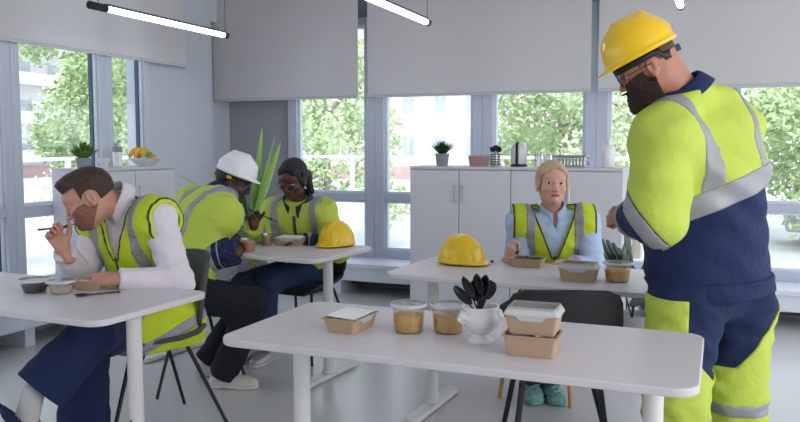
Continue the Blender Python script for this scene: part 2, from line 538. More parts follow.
def food_box(label, p, rz, W=.15, D=.12, Hh=.045, lid='closed', food=None, group=None):
    t = thing('food_box', label, 'food box', p, rz, group)
    tray(t, W, D, Hh)
    if food:
        k = MB()
        frus(k, W * .75, D * .72, W * .88, D * .86, .006, Hh * .8)
        random.seed(int(abs(p[0]) * 1000))
        for i in range(26):
            k.ball((random.uniform(-.34, .34) * W, random.uniform(-.32, .32) * D, Hh * random.uniform(.78, 1.05)), random.uniform(.005, .011), (1.5, 1, .5), 1)
        k.build('food', food, t)
    if lid == 'closed':
        k = MB()
        frus(k, W + .006, D + .006, W - .012, D - .012, Hh + .001, Hh + .022)
        l = k.build('lid', M_pet, t)
        k = MB()
        frus(k, W + .009, D + .009, W + .002, D + .002, Hh, Hh + .008, cap=(False, False))
        frus(k, W + .002, D + .002, W - .014, D - .014, Hh + .008, Hh + .0225, cap=(False, False))
        k.build('lid_rim', M_tab, l, smooth=False)
        front_lip(l, W, D, Hh, M_tab)
    elif lid == 'open':
        k = MB()
        k.box((0, 0, Hh + .006), (W * .9, D * .84, .0025), rx=.06)
        k.build('lid', M_paper, t)
        front_lip(t, W, D, Hh, M_tab)
    return t
def tub(label, p, food, R=.056, Hh=.078, fill=.68, lid=True, group=None, taper=.86):
    t = thing('plastic_tub', label, 'food tub', p, 0, group)
    r0 = R * taper
    MB().lathe([(0, 0), (r0 * .9, 0), (r0, .004), (R, Hh), (R + .0035, Hh + .001), (R + .0035, Hh + .004)], 40, cap=False).build('tub_wall', M_pet, t)
    rf = r0 + (R - r0) * fill - .0025
    k = MB().lathe([(r0 * .88, .003), (r0 - .0015, .008), (rf, Hh * fill), (rf * .5, Hh * fill + .004)], 32)
    random.seed(int(abs(p[0]) * 977))
    for i in range(40):
        a = random.uniform(0, 2 * PI); rr = rf * .8 * math.sqrt(random.random())
        k.ball((rr * math.cos(a), rr * math.sin(a), Hh * fill + random.uniform(-.002, .005)), random.uniform(.004, .009), (1.6, 1, .6), 1)
    k.build('food', food, t)
    if lid:
        l = MB().lathe([(R + .005, Hh - .004), (R + .006, Hh + .004), (R - .002, Hh + .007), (R - .006, Hh + .003), (0, Hh + .003)], 40, cap=False).build('lid', M_pet, t)
        MB().lathe([(R + .004, Hh - .004), (R + .0065, Hh - .003), (R + .0065, Hh + .005), (R + .002, Hh + .007)], 40, cap=False).build('lid_rim', M_tab, l)
    return t
T = .7405
food_box('open brown card food box with white film, left end of the foreground table', (-1.115, 2.29, T), PI / 2 - .04, .165, .118, .046, 'open', M_cream)
tub('clear round tub of pasta beside the brown open box on the foreground table', (-.925, 2.33, T), M_pasta, .054, .088, .62)
tub('clear round tub of pasta right next to the white pot', (-.803, 2.37, T), M_pasta, .054, .088, .6)
food_box('brown card food box, lower of the stack of two', (-.49, 2.215, T), .04, .152, .118, .060, None, M_cream)
food_box('brown card food box with clear lid, on top of the stack of two', (-.488, 2.222, T + .0635), .04, .152, .118, .056, 'closed', M_cream)
food_box('brown card food box with salad right in front of the blond woman', (-.885, 3.86, T), .0, .165, .12, .042, None, M_salad)
food_box('brown box with clear lid between the salad box and pasta tub of the blond woman', (-.575, 3.53, T), -.02, .165, .12, .06, 'closed', M_salad)
tub('clear round tub of pasta at the right on the table of the blond woman', (-.412, 3.575, T), M_pasta, .06, .08, .62)
food_box('shallow brown food box before the seated woman at the back table', (-2.43, 4.17, T), .02, .19, .13, .042, 'open', M_cream)
tub('clear bowl of dark beans at the left end of the left table', (-2.615, 2.385, T), M_soup, .06, .05, .62, taper=.74)
tub('small clear tub of white food next to the bowl of beans', (-2.50, 2.41, T), M_cream, .052, .048, .55, taper=.78)
food_box('small brown box under the hand of the bearded man eating', (-2.455, 2.53, T), .25, .12, .10, .04, None, M_cream)
lp = thing('box_cover', 'clear plastic lid lying behind the tubs on the left table', 'lid', (-2.62, 2.56, T), .1)
MB().prism(rrect(-.07, -.05, .07, .05, .01), 0, .003).build('sheet', M_tab, lp, smooth=False)
k = MB()
for s in (-1, 1):
    k.box((0, s * .051, .006), (.14, .003, .012)); k.box((s * .071, 0, .006), (.003, .1, .012))
k.build('rim', M_tab, lp, smooth=False)

def cup(label, p, col, R=.043, Hh=.09, fill=.7):
    t = thing('drinking_cup', label, 'cup', p)
    MB().lathe([(0, 0), (R * .68, 0), (R, Hh), (R + .002, Hh), (R - .001, Hh - .001), (R * .68 - .001, .003)], 28, cap=False).build('cup_wall', M_pet, t)
    rf = R * .68 + R * .32 * fill - .003
    MB().lathe([(R * .66, .003), (rf, Hh * fill)], 28).build('drink', col, t)
    return t
M_tea = mat('orange_tea', (240, 156, 60), .2, noise=.1)
M_tea2 = mat('amber_juice', (212, 150, 60), .2, noise=.1)
cup('cup of orange tea beside the hand of the worker in the white hard hat', at(248, 246, 4.45).to_tuple()[:2] + (T,), M_tea, .052, .075, .8)
cup('clear cup of amber juice beside the shallow food box at the back table', at(267, 243, 4.72).to_tuple()[:2] + (T,), M_tea2, .036, .075, .75)

# cutlery
def cutlery(name, label, pts, kind, m=M_blackpl, sc=1, wide=None):
    """pts: handle end, neck, tip (world); bowl flat direction guessed from up"""
    P = [Vector(p) for p in pts]
    o0 = P[0].copy()
    k = MB()
    d = (P[2] - P[1]).normalized()
    side = (wide and Vector(wide).normalized()) or d.cross(Vector((0, 0, 1))).normalized()
    nrm = side.cross(d).normalized()
    mid = (P[0] + P[1]) / 2
    k.tube([P[0] - o0, mid - o0, P[1] - o0], [.0045 * sc, .0035 * sc, .003 * sc], 8)
    L = (P[2] - P[1]).length
    if kind == 'spoon':
        rows = []
        for i in range(9):
            s_ = i / 8
            wv = .019 * sc * math.sin(PI * min(1, .08 + s_ * .92)) ** .6 + .002
            row = []
            for j in range(7):
                u = j / 3 - 1
                row.append(k.b.verts.new(P[1] - o0 + d * L * s_ + side * wv * u - nrm * (.006 * sc) * (1 - u * u) * math.sin(PI * s_)))
            rows.append(row)
        for a, b in zip(rows, rows[1:]):
            for j in range(6):
                k.b.faces.new((a[j], a[j + 1], b[j + 1], b[j]))
    else:
        k.tube([P[1] - o0, P[1] - o0 + d * L * .45], [.003 * sc, .008 * sc], 8)
        for u in (-1, -.33, .33, 1):
            k.tube([P[1] - o0 + d * L * .4 + side * u * .007 * sc, P[2] - o0 + side * u * .009 * sc], .0016 * sc, 6)
    o = k.build(name, m, None, loc=o0)
    if kind == 'spoon':
        s2 = o.modifiers.new('t', 'SOLIDIFY'); s2.thickness = .002
    return tag(o, label, kind)

cutlery('plastic_spoon', 'black plastic spoon lying on the left table in front of the eating man', [(-2.27, 2.50, T + .006), (-2.345, 2.41, T + .005), (-2.385, 2.365, T + .008)], 'spoon')

# lion head pot with black spoons
pt = thing('lion_head_pot', 'white lion head pedestal pot holding the black spoons', 'pot', (-.668, 2.285, T))
prof = [(0, 0), (.036, 0), (.037, .006), (.026, .018), (.024, .024), (.034, .034), (.047, .048), (.0525, .064), (.051, .08), (.047, .092), (.050, .101), (.050, .105), (.046, .105), (.044, .095), (.047, .078), (.044, .06), (.03, .04), (0, .036)]
MB().lathe(prof, 48, cap=False).build('bowl', M_white, pt)
for s, nm in ((-1, 'lion_head'), (1, 'lion_head')):
    k = MB()
    dx, dy = s * .93, -s * .36 if s < 0 else .36
    dx, dy = (-.72, -.69) if s < 0 else (.72, .69)
    for (u, v, q, r) in ((0, .078, .052, .015), (0, .07, .062, .009), (.010, .088, .052, .006), (-.010, .088, .052, .006), (.014, .074, .049, .009), (-.014, .074, .049, .009), (0, .062, .053, .009)):
        k.ball((dx * q - dy * u, dy * q + dx * u, v), r, (1, 1, 1), 2)
    k.build(nm, M_white, pt)
random.seed(5)
pt.scale = (1.13, 1.13, 1.08)
spn = [(-.060, .010, .070), (-.034, -.012, .100), (-.015, .016, .086), (.000, -.012, .110), (.010, .014, .094), (.022, -.006, .108), (.040, .004, .088), (.030, .02, .09)]
for i, (dx, dy, hh) in enumerate(spn):
    b0 = Vector((-.668 - dx * .25, 2.285 - dy * .3, T + .055 + .003 * i))
    tip = Vector((-.668 + dx * 1.25 - .012, 2.285 + dy, T + .09 + hh * 1.12))
    nk = b0.lerp(tip, .52)
    o = cutlery('plastic_spoon', ['black spoon leaning furthest left in the white pot', 'black spoon second from the left in the white pot', 'black spoon in the back left of the white pot', 'tall black spoon in the middle of the white pot', 'black spoon in the back middle of the white pot', 'tall black spoon right of the middle in the white pot', 'black spoon leaning furthest right in the white pot', 'black spoon at the back right of the white pot'][i],
                [b0, nk, tip], 'spoon', wide=(1, .35 * (-1) ** i, 0), sc=.9)
    o['group'] = 'black spoons in the white pot'
tag(MB().ball((0, 0, .006), .009, (1.2, 1, .7), 2, .15).build('salad_leaf_scrap', M_leafd, None, loc=(at(492, 269, 4.03).x, at(492, 269, 4.03).y, T)), 'tiny green scrap of salad on the table next to the yellow hard hat', 'food')

# ------------------------------------------------------------------ things on the cabinets
ZC = 1.186
def blade(k, base, dirn, L, wid, droop, n=7, fold=.25):
    d = Vector(dirn).normalized()
    side = d.cross(Vector((0, 0, 1)))
    side = side.normalized() if side.length > .05 else Vector((1, 0, 0))
    p = Vector(base); prev = None
    for i in range(n + 1):
        s_ = i / n
        w_ = wid * (math.sin(PI * min(1, .12 + .88 * s_)) ** .7) if i < n else .0005
        nrm = side.cross(d).normalized()
        row = [k.b.verts.new(p + side * w_), k.b.verts.new(p - nrm * w_ * fold), k.b.verts.new(p - side * w_)]
        if prev:
            for j in range(2):
                k.b.faces.new((prev[j], prev[j + 1], row[j + 1], row[j]))
        prev = row
        p = p + d * (L / n)
        d = (d + Vector((0, 0, -droop / n))).normalized()
def small_plant(label, p, potm, r=.055, h=.085, leaves=60, L=.1, mleaf=M_leaf, wid=.007, seed=1):
    random.seed(seed)
    t = thing('potted_plant', label, 'potted plant', p)
    MB().lathe([(0, 0), (r * .78, 0), (r, h), (r * .93, h), (r * .9, h - .012), (0, h - .012)], 28, cap=False).build('pot', potm, t)
    k = MB()
    for i in range(leaves):
        a = random.uniform(0, 2 * PI); q = random.uniform(.1, 1.1)
        blade(k, (math.cos(a) * r * .4 * q, math.sin(a) * r * .4 * q, h - .01), (math.cos(a) * q, math.sin(a) * q, 1.1), L * random.uniform(.7, 1.15), wid * random.uniform(.7, 1.3), random.uniform(.1, 1.1), 4)
    k.build('foliage', mleaf, t, smooth=False)
    return t
M_potg = mat('pot_grey', (140, 140, 146), .6, noise=.04)
small_plant('grass-like plant in a grey pot on the left end of the back cabinets', (-2.115, 6.07, ZC), M_potg, .058, .1, 130, .125, M_leafd, .006, 3)
small_plant('small leafy plant in a grey pot beside the left window', (-4.36, 4.46, ZC), M_potg, .058, .075, 110, .125, M_leaf, .014, 4)
# rose coloured square bowl
M_rose = mat('rose_ceramic', (176, 140, 138), .5, noise=.05)
bw = thing('square_bowl', 'rose brown ribbed square bowl left of the utensil jar', 'bowl', (-1.80, 6.07, ZC))
k = MB(); frus(k, .13, .12, .155, .14, 0, .085, .02, cap=(True, False)); frus(k, .122, .112, .147, .132, .006, .085, .018, cap=(True, False))
k.build('body', M_rose, bw)
k = MB()
for z in (.02, .04, .06):
    frus(k, .137 + z * .25, .127 + z * .2, .137 + z * .25, .127 + z * .2, z, z + .004, .02, cap=(False, False))
k.build('rib', mat('rose_dark', (140, 106, 106), .5), bw)
uj = thing('utensil_jar', 'striped metal jar full of dark spoons on the back cabinet', 'jar', (-1.665, 6.07, ZC))
MB().lathe([(0, 0), (.036, 0), (.038, .01), (.038, .1), (.035, .1), (.035, .01)], 28, cap=False).build('jar', M_steel, uj)
k = MB()
for z in (.012, .032, .052, .072, .09):
    k.lathe([(.0375, z), (.0395, z + .002), (.0395, z + .007), (.0375, z + .009)], 28, cap=False)
k.build('dark_ring', M_chair, uj)
for i, (dx, dy, hh) in enumerate(((-.035, 0, .155), (-.012, .01, .165), (.008, -.01, .17), (.024, .008, .16), (.038, 0, .15))):
    b0 = Vector((-1.665 - dx * .3, 6.07 - dy, ZC + .02)); tip = Vector((-1.665 + dx, 6.07 + dy, ZC + hh))
    o = cutlery('serving_spoon', 'dark serving spoon standing in the striped metal jar', [b0, b0.lerp(tip, .7), tip], 'spoon', m=M_chair2, wide=(1, .2, 0), sc=.9)
    o['group'] = 'dark spoons in the striped jar'
# paper roll holder like appliance: two white lobes with a black strip on a black base
kt = thing('kettle', 'white round-topped kettle with black vertical strip and black base', 'kettle', (-1.475, 6.07, ZC))
MB().lathe([(0, 0), (.066, 0), (.066, .014), (.05, .02), (0, .02)], 32, cap=False).build('power_base', M_blackpl, kt)
MB().lathe([(.060, .02), (.064, .03), (.064, .14), (.058, .165), (.042, .182), (.018, .19), (0, .191)], 36, cap=True).build('body', mat('kettle_white', (205, 203, 208), .3, coat=.3), kt)
k = MB(); k.b2((-.011, -.072, .02), (.011, -.06, .175)); k.b2((-.008, -.066, .172), (.008, .01, .196))
k.build('strip_handle', M_blackpl, kt, bevel=.004)
# glass jars, thin
for i, (x, r, h) in enumerate(((-1.33, .032, .115), (-1.26, .03, .10))):
    t = thing('drinking_glass', ['clear drinking glass right beside the white kettle', 'clear drinking glass above the hair of the blond woman'][i], 'glass', (x, 6.1, ZC))
    MB().lathe([(0, 0), (r * .85, 0), (r, h), (r - .002, h), (r * .85 - .002, .006), (0, .006)], 24, cap=False).build('glass_wall', M_pet, t)
# metal dish rack
rk = thing('metal_basket', 'low slotted metal basket right of the blond woman on the cabinet', 'basket', (-1.07, 6.08, ZC))
MB().prism(rrect(-.13, -.09, .13, .09, .03), 0, .004).build('bottom', M_steel, rk)
k = MB()
ol = rrect(-.13, -.09, .13, .09, .03, 5)
for z in (.004, .055, .085):
    pts = [Vector((x, y, z)) for x, y in ol]; pts.append(pts[0]); k.tube(pts, .004 if z != .085 else .006, 6)
k.build('rim', M_steel, rk)
k = MB()
for i in range(22):
    j = int(i * len(ol) / 22); x, y = ol[j]; k.tube([(x, y, 0), (x, y, .085)], .0035, 6)
k.build('bars', M_steel, rk)
for s in (-1, 1):
    k = MB()
    k.b2((-.12, s * .09 - .002, .07), (.12, s * .09 + .002, .085)).b2((-.12, s * .09 - .002, 0), (.12, s * .09 + .002, .012))
    for x in [i * .026 - .105 for i in range(9)]:
        k.b2((x, s * .09 - .002, .01), (x + .012, s * .09 + .002, .075))
    k.build('slotted_side', M_steel, rk, smooth=False)
# white bottle
bo = thing('dispenser_bottle', 'tall white bottle at the right end of the back cabinets', 'bottle', (-.785, 6.08, ZC))
MB().lathe([(0, 0), (.047, 0), (.05, .006), (.05, .13), (.046, .15), (.03, .165), (.014, .172), (.013, .178)], 32).build('body', M_white, bo)
MB().lathe([(.015, .176), (.015, .2), (.008, .203), (.008, .215), (0, .216)], 20, cap=False).build('cap', M_white, bo)
# left cabinet: cup, shaker, fruit bowl
gb = thing('white_cup', 'white footed cup left of the grey-capped tumbler', 'cup', (-4.35, 4.66, ZC))
MB().lathe([(0, 0), (.026, 0), (.022, .01), (.04, .035), (.048, .07), (.045, .07), (.037, .035), (0, .02)], 28, cap=False).build('bowl', M_white, gb)
tb = thing('tumbler', 'white tumbler with grey lid on the left cabinet', 'bottle', (-4.34, 4.79, ZC))
MB().lathe([(0, 0), (.028, 0), (.033, .006), (.035, .118)], 28).build('body', M_white, tb)
MB().lathe([(.037, .116), (.037, .15), (.034, .156), (0, .157)], 28, cap=False).build('lid', mat('lid_grey', (126, 132, 146), .5), tb)
fb = thing('fruit_bowl', 'wide white fruit bowl on the left cabinet', 'bowl', (-4.31, 5.07, ZC))
MB().lathe([(0, 0), (.05, 0), (.052, .004), (.09, .03), (.13, .062), (.126, .063), (.086, .034), (0, .012)], 40, cap=False).build('bowl', M_white, fb)
M_ban = mat('banana_skin', (228, 176, 34), .5, noise=.12, nscale=20)
random.seed(2)
for i, (dy, rot) in enumerate(((-.055, -.25), (-.03, 0), (-.005, .2))):
    pts = []
    for j in range(9):
        a = PI * (.05 + .62 * j / 8)
        pts.append((.024 * i - .02, -.078 * math.cos(a) + dy * .3, .098 * math.sin(a) - .03 * j / 8))
    o = thing('banana', ['front banana in the fruit bowl', 'middle banana in the fruit bowl', 'rear banana in the fruit bowl'][i], 'banana', (-4.31, 5.05 + dy * .4, ZC + .052), rot, 'bananas in the bowl')
    MB().tube(pts, [.007, .015, .019, .021, .021, .021, .019, .014, .007], 10).build('peel', M_ban, o)
    MB().tube([pts[0], (pts[0][0], pts[0][1] - .008, pts[0][2] + .03)], [.006, .004], 8).build('stem', mat('banana_stem', (96, 74, 30), .7), o)
for i, (dx, dy, c, n, l) in enumerate(((.0, .055, (120, 160, 52), 'lime', 'green lime lying behind the bananas in the fruit bowl'), (.02, .075, (222, 150, 40), 'orange', 'orange at the right of the fruit bowl'))):
    o = thing(n, l, 'fruit', (-4.31 + dx, 5.07 + dy * .9, ZC + .047 + .022 * (1 - i)))
    MB().ball((0, 0, .02), .032, (1, 1, .9), 3).build('peel', mat(n + '_skin', c, .5, noise=.1, bump=.1, bscale=150), o)
    MB().ball((0, 0, .048), .004, (1, 1, .5), 1).build('stem', M_black, o)

# ------------------------------------------------------------------ big plants
pp = at(252, 250, 6.05)
bp_ = thing('long_leaf_plant', 'tall potted plant with long arching green leaves in the back corner', 'plant', (pp.x, pp.y, 0))
MB().lathe([(0, 0), (.13, 0), (.17, .34), (.155, .34), (.15, .3), (0, .3)], 36, cap=False).build('pot', M_potg, bp_)
MB().tube([(0, 0, .3), (.01, 0, .55), (0, .01, .78)], [.03, .026, .02], 12).build('trunk', mat('plant_trunk', (120, 110, 80), .8, noise=.2), bp_)
leafs = [(-.75, 0, .95, .74, .036, .75), (-.52, .1, .98, .66, .03, .7), (-.12, 0, 1, .60, .036, .1), (.12, -.05, 1, .78, .05, .15), (.24, .1, 1, .74, .058, .1), (.38, -.2, 1, .70, .055, .05), (.6, 0, .75, .60, .03, .6), (.8, .1, .6, .52, .03, 1.0),
         (-.7, -.2, .5, .5, .028, 1.3), (.45, -.5, .6, .45, .03, .8), (-.3, .6, .8, .6, .03, .4), (.1, .7, 1, .6, .03, .4), (-.6, -.5, .3, .45, .028, 1.0), (.9, -.3, .3, .5, .028, 1.2), (.0, -.7, .6, .5, .03, 1.2), (.6, .5, .6, .5, .03, .8)]
for i, (a, b, c, L, wd, dr) in enumerate(leafs):
    k = MB()
    d = RV * a + FV * b + Vector((0, 0, c))
    blade(k, Vector((0, 0, .66 + .012 * (i % 6))) + d * .02, d, L, wd * .9, dr * .9, 12)
    o = k.build('leaf', M_leaflong if i in (0, 1, 2, 3, 4, 5) else M_leaf if i % 2 else M_leafd, bp_)
    s2 = o.modifiers.new('t', 'SOLIDIFY'); s2.thickness = .0015
# monstera behind the standing man
pp = at(634, 250, 5.0)
mo = thing('monstera_plant', 'dark green monstera in a pot between the blond woman and the standing man', 'plant', (pp.x, pp.y, 0))
MB().lathe([(0, 0), (.1, 0), (.13, .26), (.12, .26), (.11, .23), (0, .23)], 32, cap=False).build('pot', M_potg, mo)
def monstera(parent, base, tip, nrm, size):
    base, tip, nrm = Vector(base), Vector(tip), Vector(nrm).normalized()
    d = (tip - base).normalized(); side = d.cross(nrm).normalized()
    k = MB()
    n = 7
    mid = [base + d * size * i / n * 1.0 for i in range(n + 1)]
    for s in (-1, 1):
        for i in range(n):
            s0 = i / n
            wv = size * .62 * math.sin(PI * (.18 + .75 * s0)) ** .8
            a = mid[i] + d * size * .003; b = mid[i + 1] - d * size * .006
            out = (side * s * wv + d * size * .16 + nrm * (-.12) * size)
            v = [k.b.verts.new(a), k.b.verts.new(b), k.b.verts.new(b + out * .7), k.b.verts.new(b + out * .93 - d * size * .01), k.b.verts.new(a + out * 1.0 + d * size * .03), k.b.verts.new(a + out * .7)]
            k.b.faces.new(v if s > 0 else v[::-1])
    o = k.build('leaf', M_leafd, parent)
    s2 = o.modifiers.new('t', 'SOLIDIFY'); s2.thickness = .0015
for (a, b, z, a2, b2, z2, sz) in ((0, -.05, .56, -.22, -.1, .64, .30), (.0, 0, .55, -.10, -.15, .72, .28), (.05, .05, .5, .2, -.1, .6, .24), (-.1, .1, .45, -.25, .15, .42, .22), (0, -.1, .4, .05, -.3, .42, .22)):
    st = RV * a + FV * b + Vector((0, 0, z)); e = RV * a2 + FV * b2 + Vector((0, 0, z2))
    MB().tube([(0, 0, .22), st * .6 + Vector((0, 0, .2)), st], .006, 8).build('stalk', M_leafd, mo)
    monstera(mo, st, e, -FV * .8 + Vector((0, 0, .7)), sz)

# ------------------------------------------------------------------ outdoors
M_ground = mat('pavement_outside', (214, 212, 210), .9, noise=.08, nscale=.4)
struct('ground', MB().b2((-90, 7.4, -1.1), (90, 120, -1)).b2((-120, -40, -1.1), (-5.2, 7.4, -1)), M_ground, smooth=False)
M_pink = mat('facade_pink', (222, 200, 196), .9, noise=.04, nscale=.6)
M_facw = mat('facade_white', (226, 224, 222), .9, noise=.04, nscale=.6)
M_winout = mat('facade_glass', (176, 184, 192), .2, noise=.15, nscale=2)
M_redbase = mat('plinth_red', (206, 176, 170), .9, noise=.06, nscale=1)
def house(label, p, rz, W, Hh, D, wm, fx, fz, ww, wh, balc=False):
    t = thing('apartment_building', label, 'building', (p[0], p[1], -1), rz)
    MB().b2((0, 0, 0), (W, D, Hh)).build('wall', wm, t, smooth=False)
    MB().b2((-.3, -.3, Hh), (W + .3, D, Hh + .4)).build('roof', M_facw, t, smooth=False)
    MB().b2((-.05, -.06, 0), (W + .05, D, .9)).build('plinth', M_redbase, t, smooth=False)
    nx, nz = int(W / fx), int((Hh - 1) / fz)
    for i in range(nx):
        for j in range(nz):
            x = fx * (i + .5) + .2; z = 1.7 + fz * j
            f = MB().b2((-ww / 2 - .08, -.05, -.08), (ww / 2 + .08, .05, wh + .08)).build('window', M_facw, t, loc=(x, 0, z), smooth=False)
            MB().b2((-ww / 2, -.07, 0), (-.03, .0, wh)).b2((.03, -.07, 0), (ww / 2, .0, wh)).build('pane', M_winout, f, smooth=False)
    if balc:
        for j in range(nz):
            b = MB().b2((.5, -1.1, 1.2 + fz * j), (W - .5, 0, 1.35 + fz * j)).b2((.5, -1.1, 1.35 + fz * j), (W - .5, -1.05, 2.1 + fz * j)).build('balcony', M_facw, t, smooth=False)
    return t
house('pink apartment building seen through the middle back window', (-27, 52), .12, 21, 17, 10, M_pink, 2.35, 3.05, .85, 1.45)
house('white apartment block with balconies seen through the left windows', (-46, 14), PI / 2 + .1, 44, 16, 8, M_facw, 3.2, 2.9, 1.3, 1.3, True)
house('white building seen behind the standing man', (7, 58), -.1, 26, 9, 10, M_facw, 2.6, 3.0, 1.1, 1.4)

M_bark = mat('bark', (160, 150, 138), .9, noise=.3, nscale=6)
LV = [mat('tree_leaves', (196, 212, 160), .7, noise=.35, nscale=.9), mat('tree_leaves_pale', (214, 222, 186), .7, noise=.3, nscale=.9), mat('tree_leaves_dark', (170, 190, 134), .7, noise=.35, nscale=.9)]
def tree(label, x, y, h, r, m, n=2600, seed=0, leaf=.16, low=.25):
    rnd = random.Random(seed)
    t = thing('tree', label, 'tree', (x, y, -1))
    k = MB().tube([(0, 0, 0), (.05, 0, h * .3), (.0, .1, h * .6), (.1, 0, h * .85)], [.035 * h * .5, .03 * h * .45, .02 * h * .4, .01], 10)
    for i in range(6):
        a = i * 1.05 + seed; z = h * (low + .12 + .08 * i)
        k.tube([(0, 0, z), (math.cos(a) * r * .35, math.sin(a) * r * .35, z + h * .1), (math.cos(a) * r * .7, math.sin(a) * r * .7, z + h * .16)], [.06, .04, .015], 6)
    k.build('trunk', M_bark, t)
    cl = [(rnd.uniform(-.8, .8) * r, rnd.uniform(-.8, .8) * r, h * rnd.uniform(low + .04, .9), rnd.uniform(.3, .55) * r) for _ in range(22)]
    k = MB()
    for i in range(n):
        c = cl[rnd.randrange(22)]
        v = Vector((rnd.gauss(0, 1), rnd.gauss(0, 1), rnd.gauss(0, 1))).normalized() * c[3] * rnd.random() ** .35
        p = Vector(c[:3]) + v
        a = Vector((rnd.gauss(0, 1), rnd.gauss(0, 1), rnd.gauss(0, 1))).normalized() * leaf * rnd.uniform(.6, 1.2)
        b = a.orthogonal().normalized() * leaf * .5
        k.b.faces.new([k.b.verts.new(p - a * .5), k.b.verts.new(p + b * .5), k.b.verts.new(p + a * .5), k.b.verts.new(p - b * .5)])
    k.build('foliage', m, t, smooth=False)
    return t
tr = [(-11.6, 15.2, 5.2, 2.1, 1, 0), (-8.2, 15.6, 5.2, 1.5, 0, 1), (-16.2, 21, 6, 2.8, 2, 2), (-4.1, 21.5, 5.6, 2.3, 0, 3), (-1.6, 17, 5.0, 2.0, 1, 4), (-1.2, 25, 6, 3.2, 2, 5), (2.6, 20, 5.2, 2.0, 0, 6),
      (8.6, 27, 4.6, 2.0, 1, 7), (-11.6, 8.2, 4.6, 1.3, 0, 8), (-17.5, 19.5, 6, 2.0, 1, 9), (-12.6, 13.7, 5.4, 1.45, 2, 10), (-13.6, 4.0, 5, 1.6, 1, 11)]
tl = ['pale green tree seen through the leftmost back window', 'green tree next to the mullion between the two left back windows', 'darker tree far behind the leftmost back window', 'green tree right of the pink building', 'pale green tree above the white kettle', 'darker tree behind the slotted metal basket', 'green tree seen beside the beard of the standing man', 'pale tree at the far right behind the standing man', 'green tree seen through the big left window', 'pale tree seen through the left window above the tumbler', 'darker tree in the narrow left window', 'pale tree outside the left edge window']
for (x, y, h, r, mi, sd), lb in zip(tr, tl):
    tree(lb, x, y, h, r, LV[mi], 6500, sd, .16 if y < 20 else .22, low=.06)
# railings outside
def railing(label, p, rz, L, hh, nr):
    t = thing('railing', label, 'railing', (p[0], p[1], -1), rz)
    k = MB()
    for i in range(int(L / 1.6) + 1): k.b2((i * 1.6 - .03, -.03, 0), (i * 1.6 + .03, .03, hh))
    k.build('post', M_facw, t, smooth=False)
    k = MB()
    for j in range(nr): k.b2((0, -.02, hh * (j + 1) / nr - .05), (L, .02, hh * (j + 1) / nr))
    k.build('rail', M_facw, t, smooth=False)
railing('white outdoor railing beyond the left windows', (-8.5, 2.0), PI / 2, 9, 2.2, 7)
railing('white outdoor railing beyond the back windows', (-9, 12), 0, 8, 2.2, 2)
def car(label, p, rz, m):
    t = thing('car', label, 'car', (p[0], p[1], -1), rz)
    k = MB()
    side = [(-2.1, .35), (-2.15, .8), (-1.9, .95), (-1.3, 1.0), (-.75, 1.42), (.7, 1.45), (1.35, 1.02), (1.95, .9), (2.15, .65), (2.1, .35)]
    a = [k.b.verts.new((x, -.85, z)) for x, z in side]; b = [k.b.verts.new((x, .85, z)) for x, z in side]
    k.b.faces.new(a); k.b.faces.new(b[::-1])
    for i in range(len(side)): k.b.faces.new((a[i], a[(i + 1) % len(side)], b[(i + 1) % len(side)], b[i]))
    k.build('body', m, t, bevel=.06)
    MB().prism([(-1.0, -.87), (1.05, -.87), (1.05, .87), (-1.0, .87)], 1.02, 1.32).build('side_window', M_winout, t, bevel=.05)
    for x in (-1.35, 1.35):
        for y in (-.8, .8):
            MB().tube([(x, y - .1, .32), (x, y + .1, .32)], .32, 20).build('wheel', M_black, t)
car('silver parked car seen low through the window right of the standing man', (3.6, 21), -.05, mat('car_silver', (190, 194, 200), .3))

# ================================================================== figures
# bodies, clothes and hard hats are modelled as smooth distance fields and meshed with surface nets
def nv(v):
    v = np.asarray(v, float)
    return v / max(1e-9, np.linalg.norm(v))

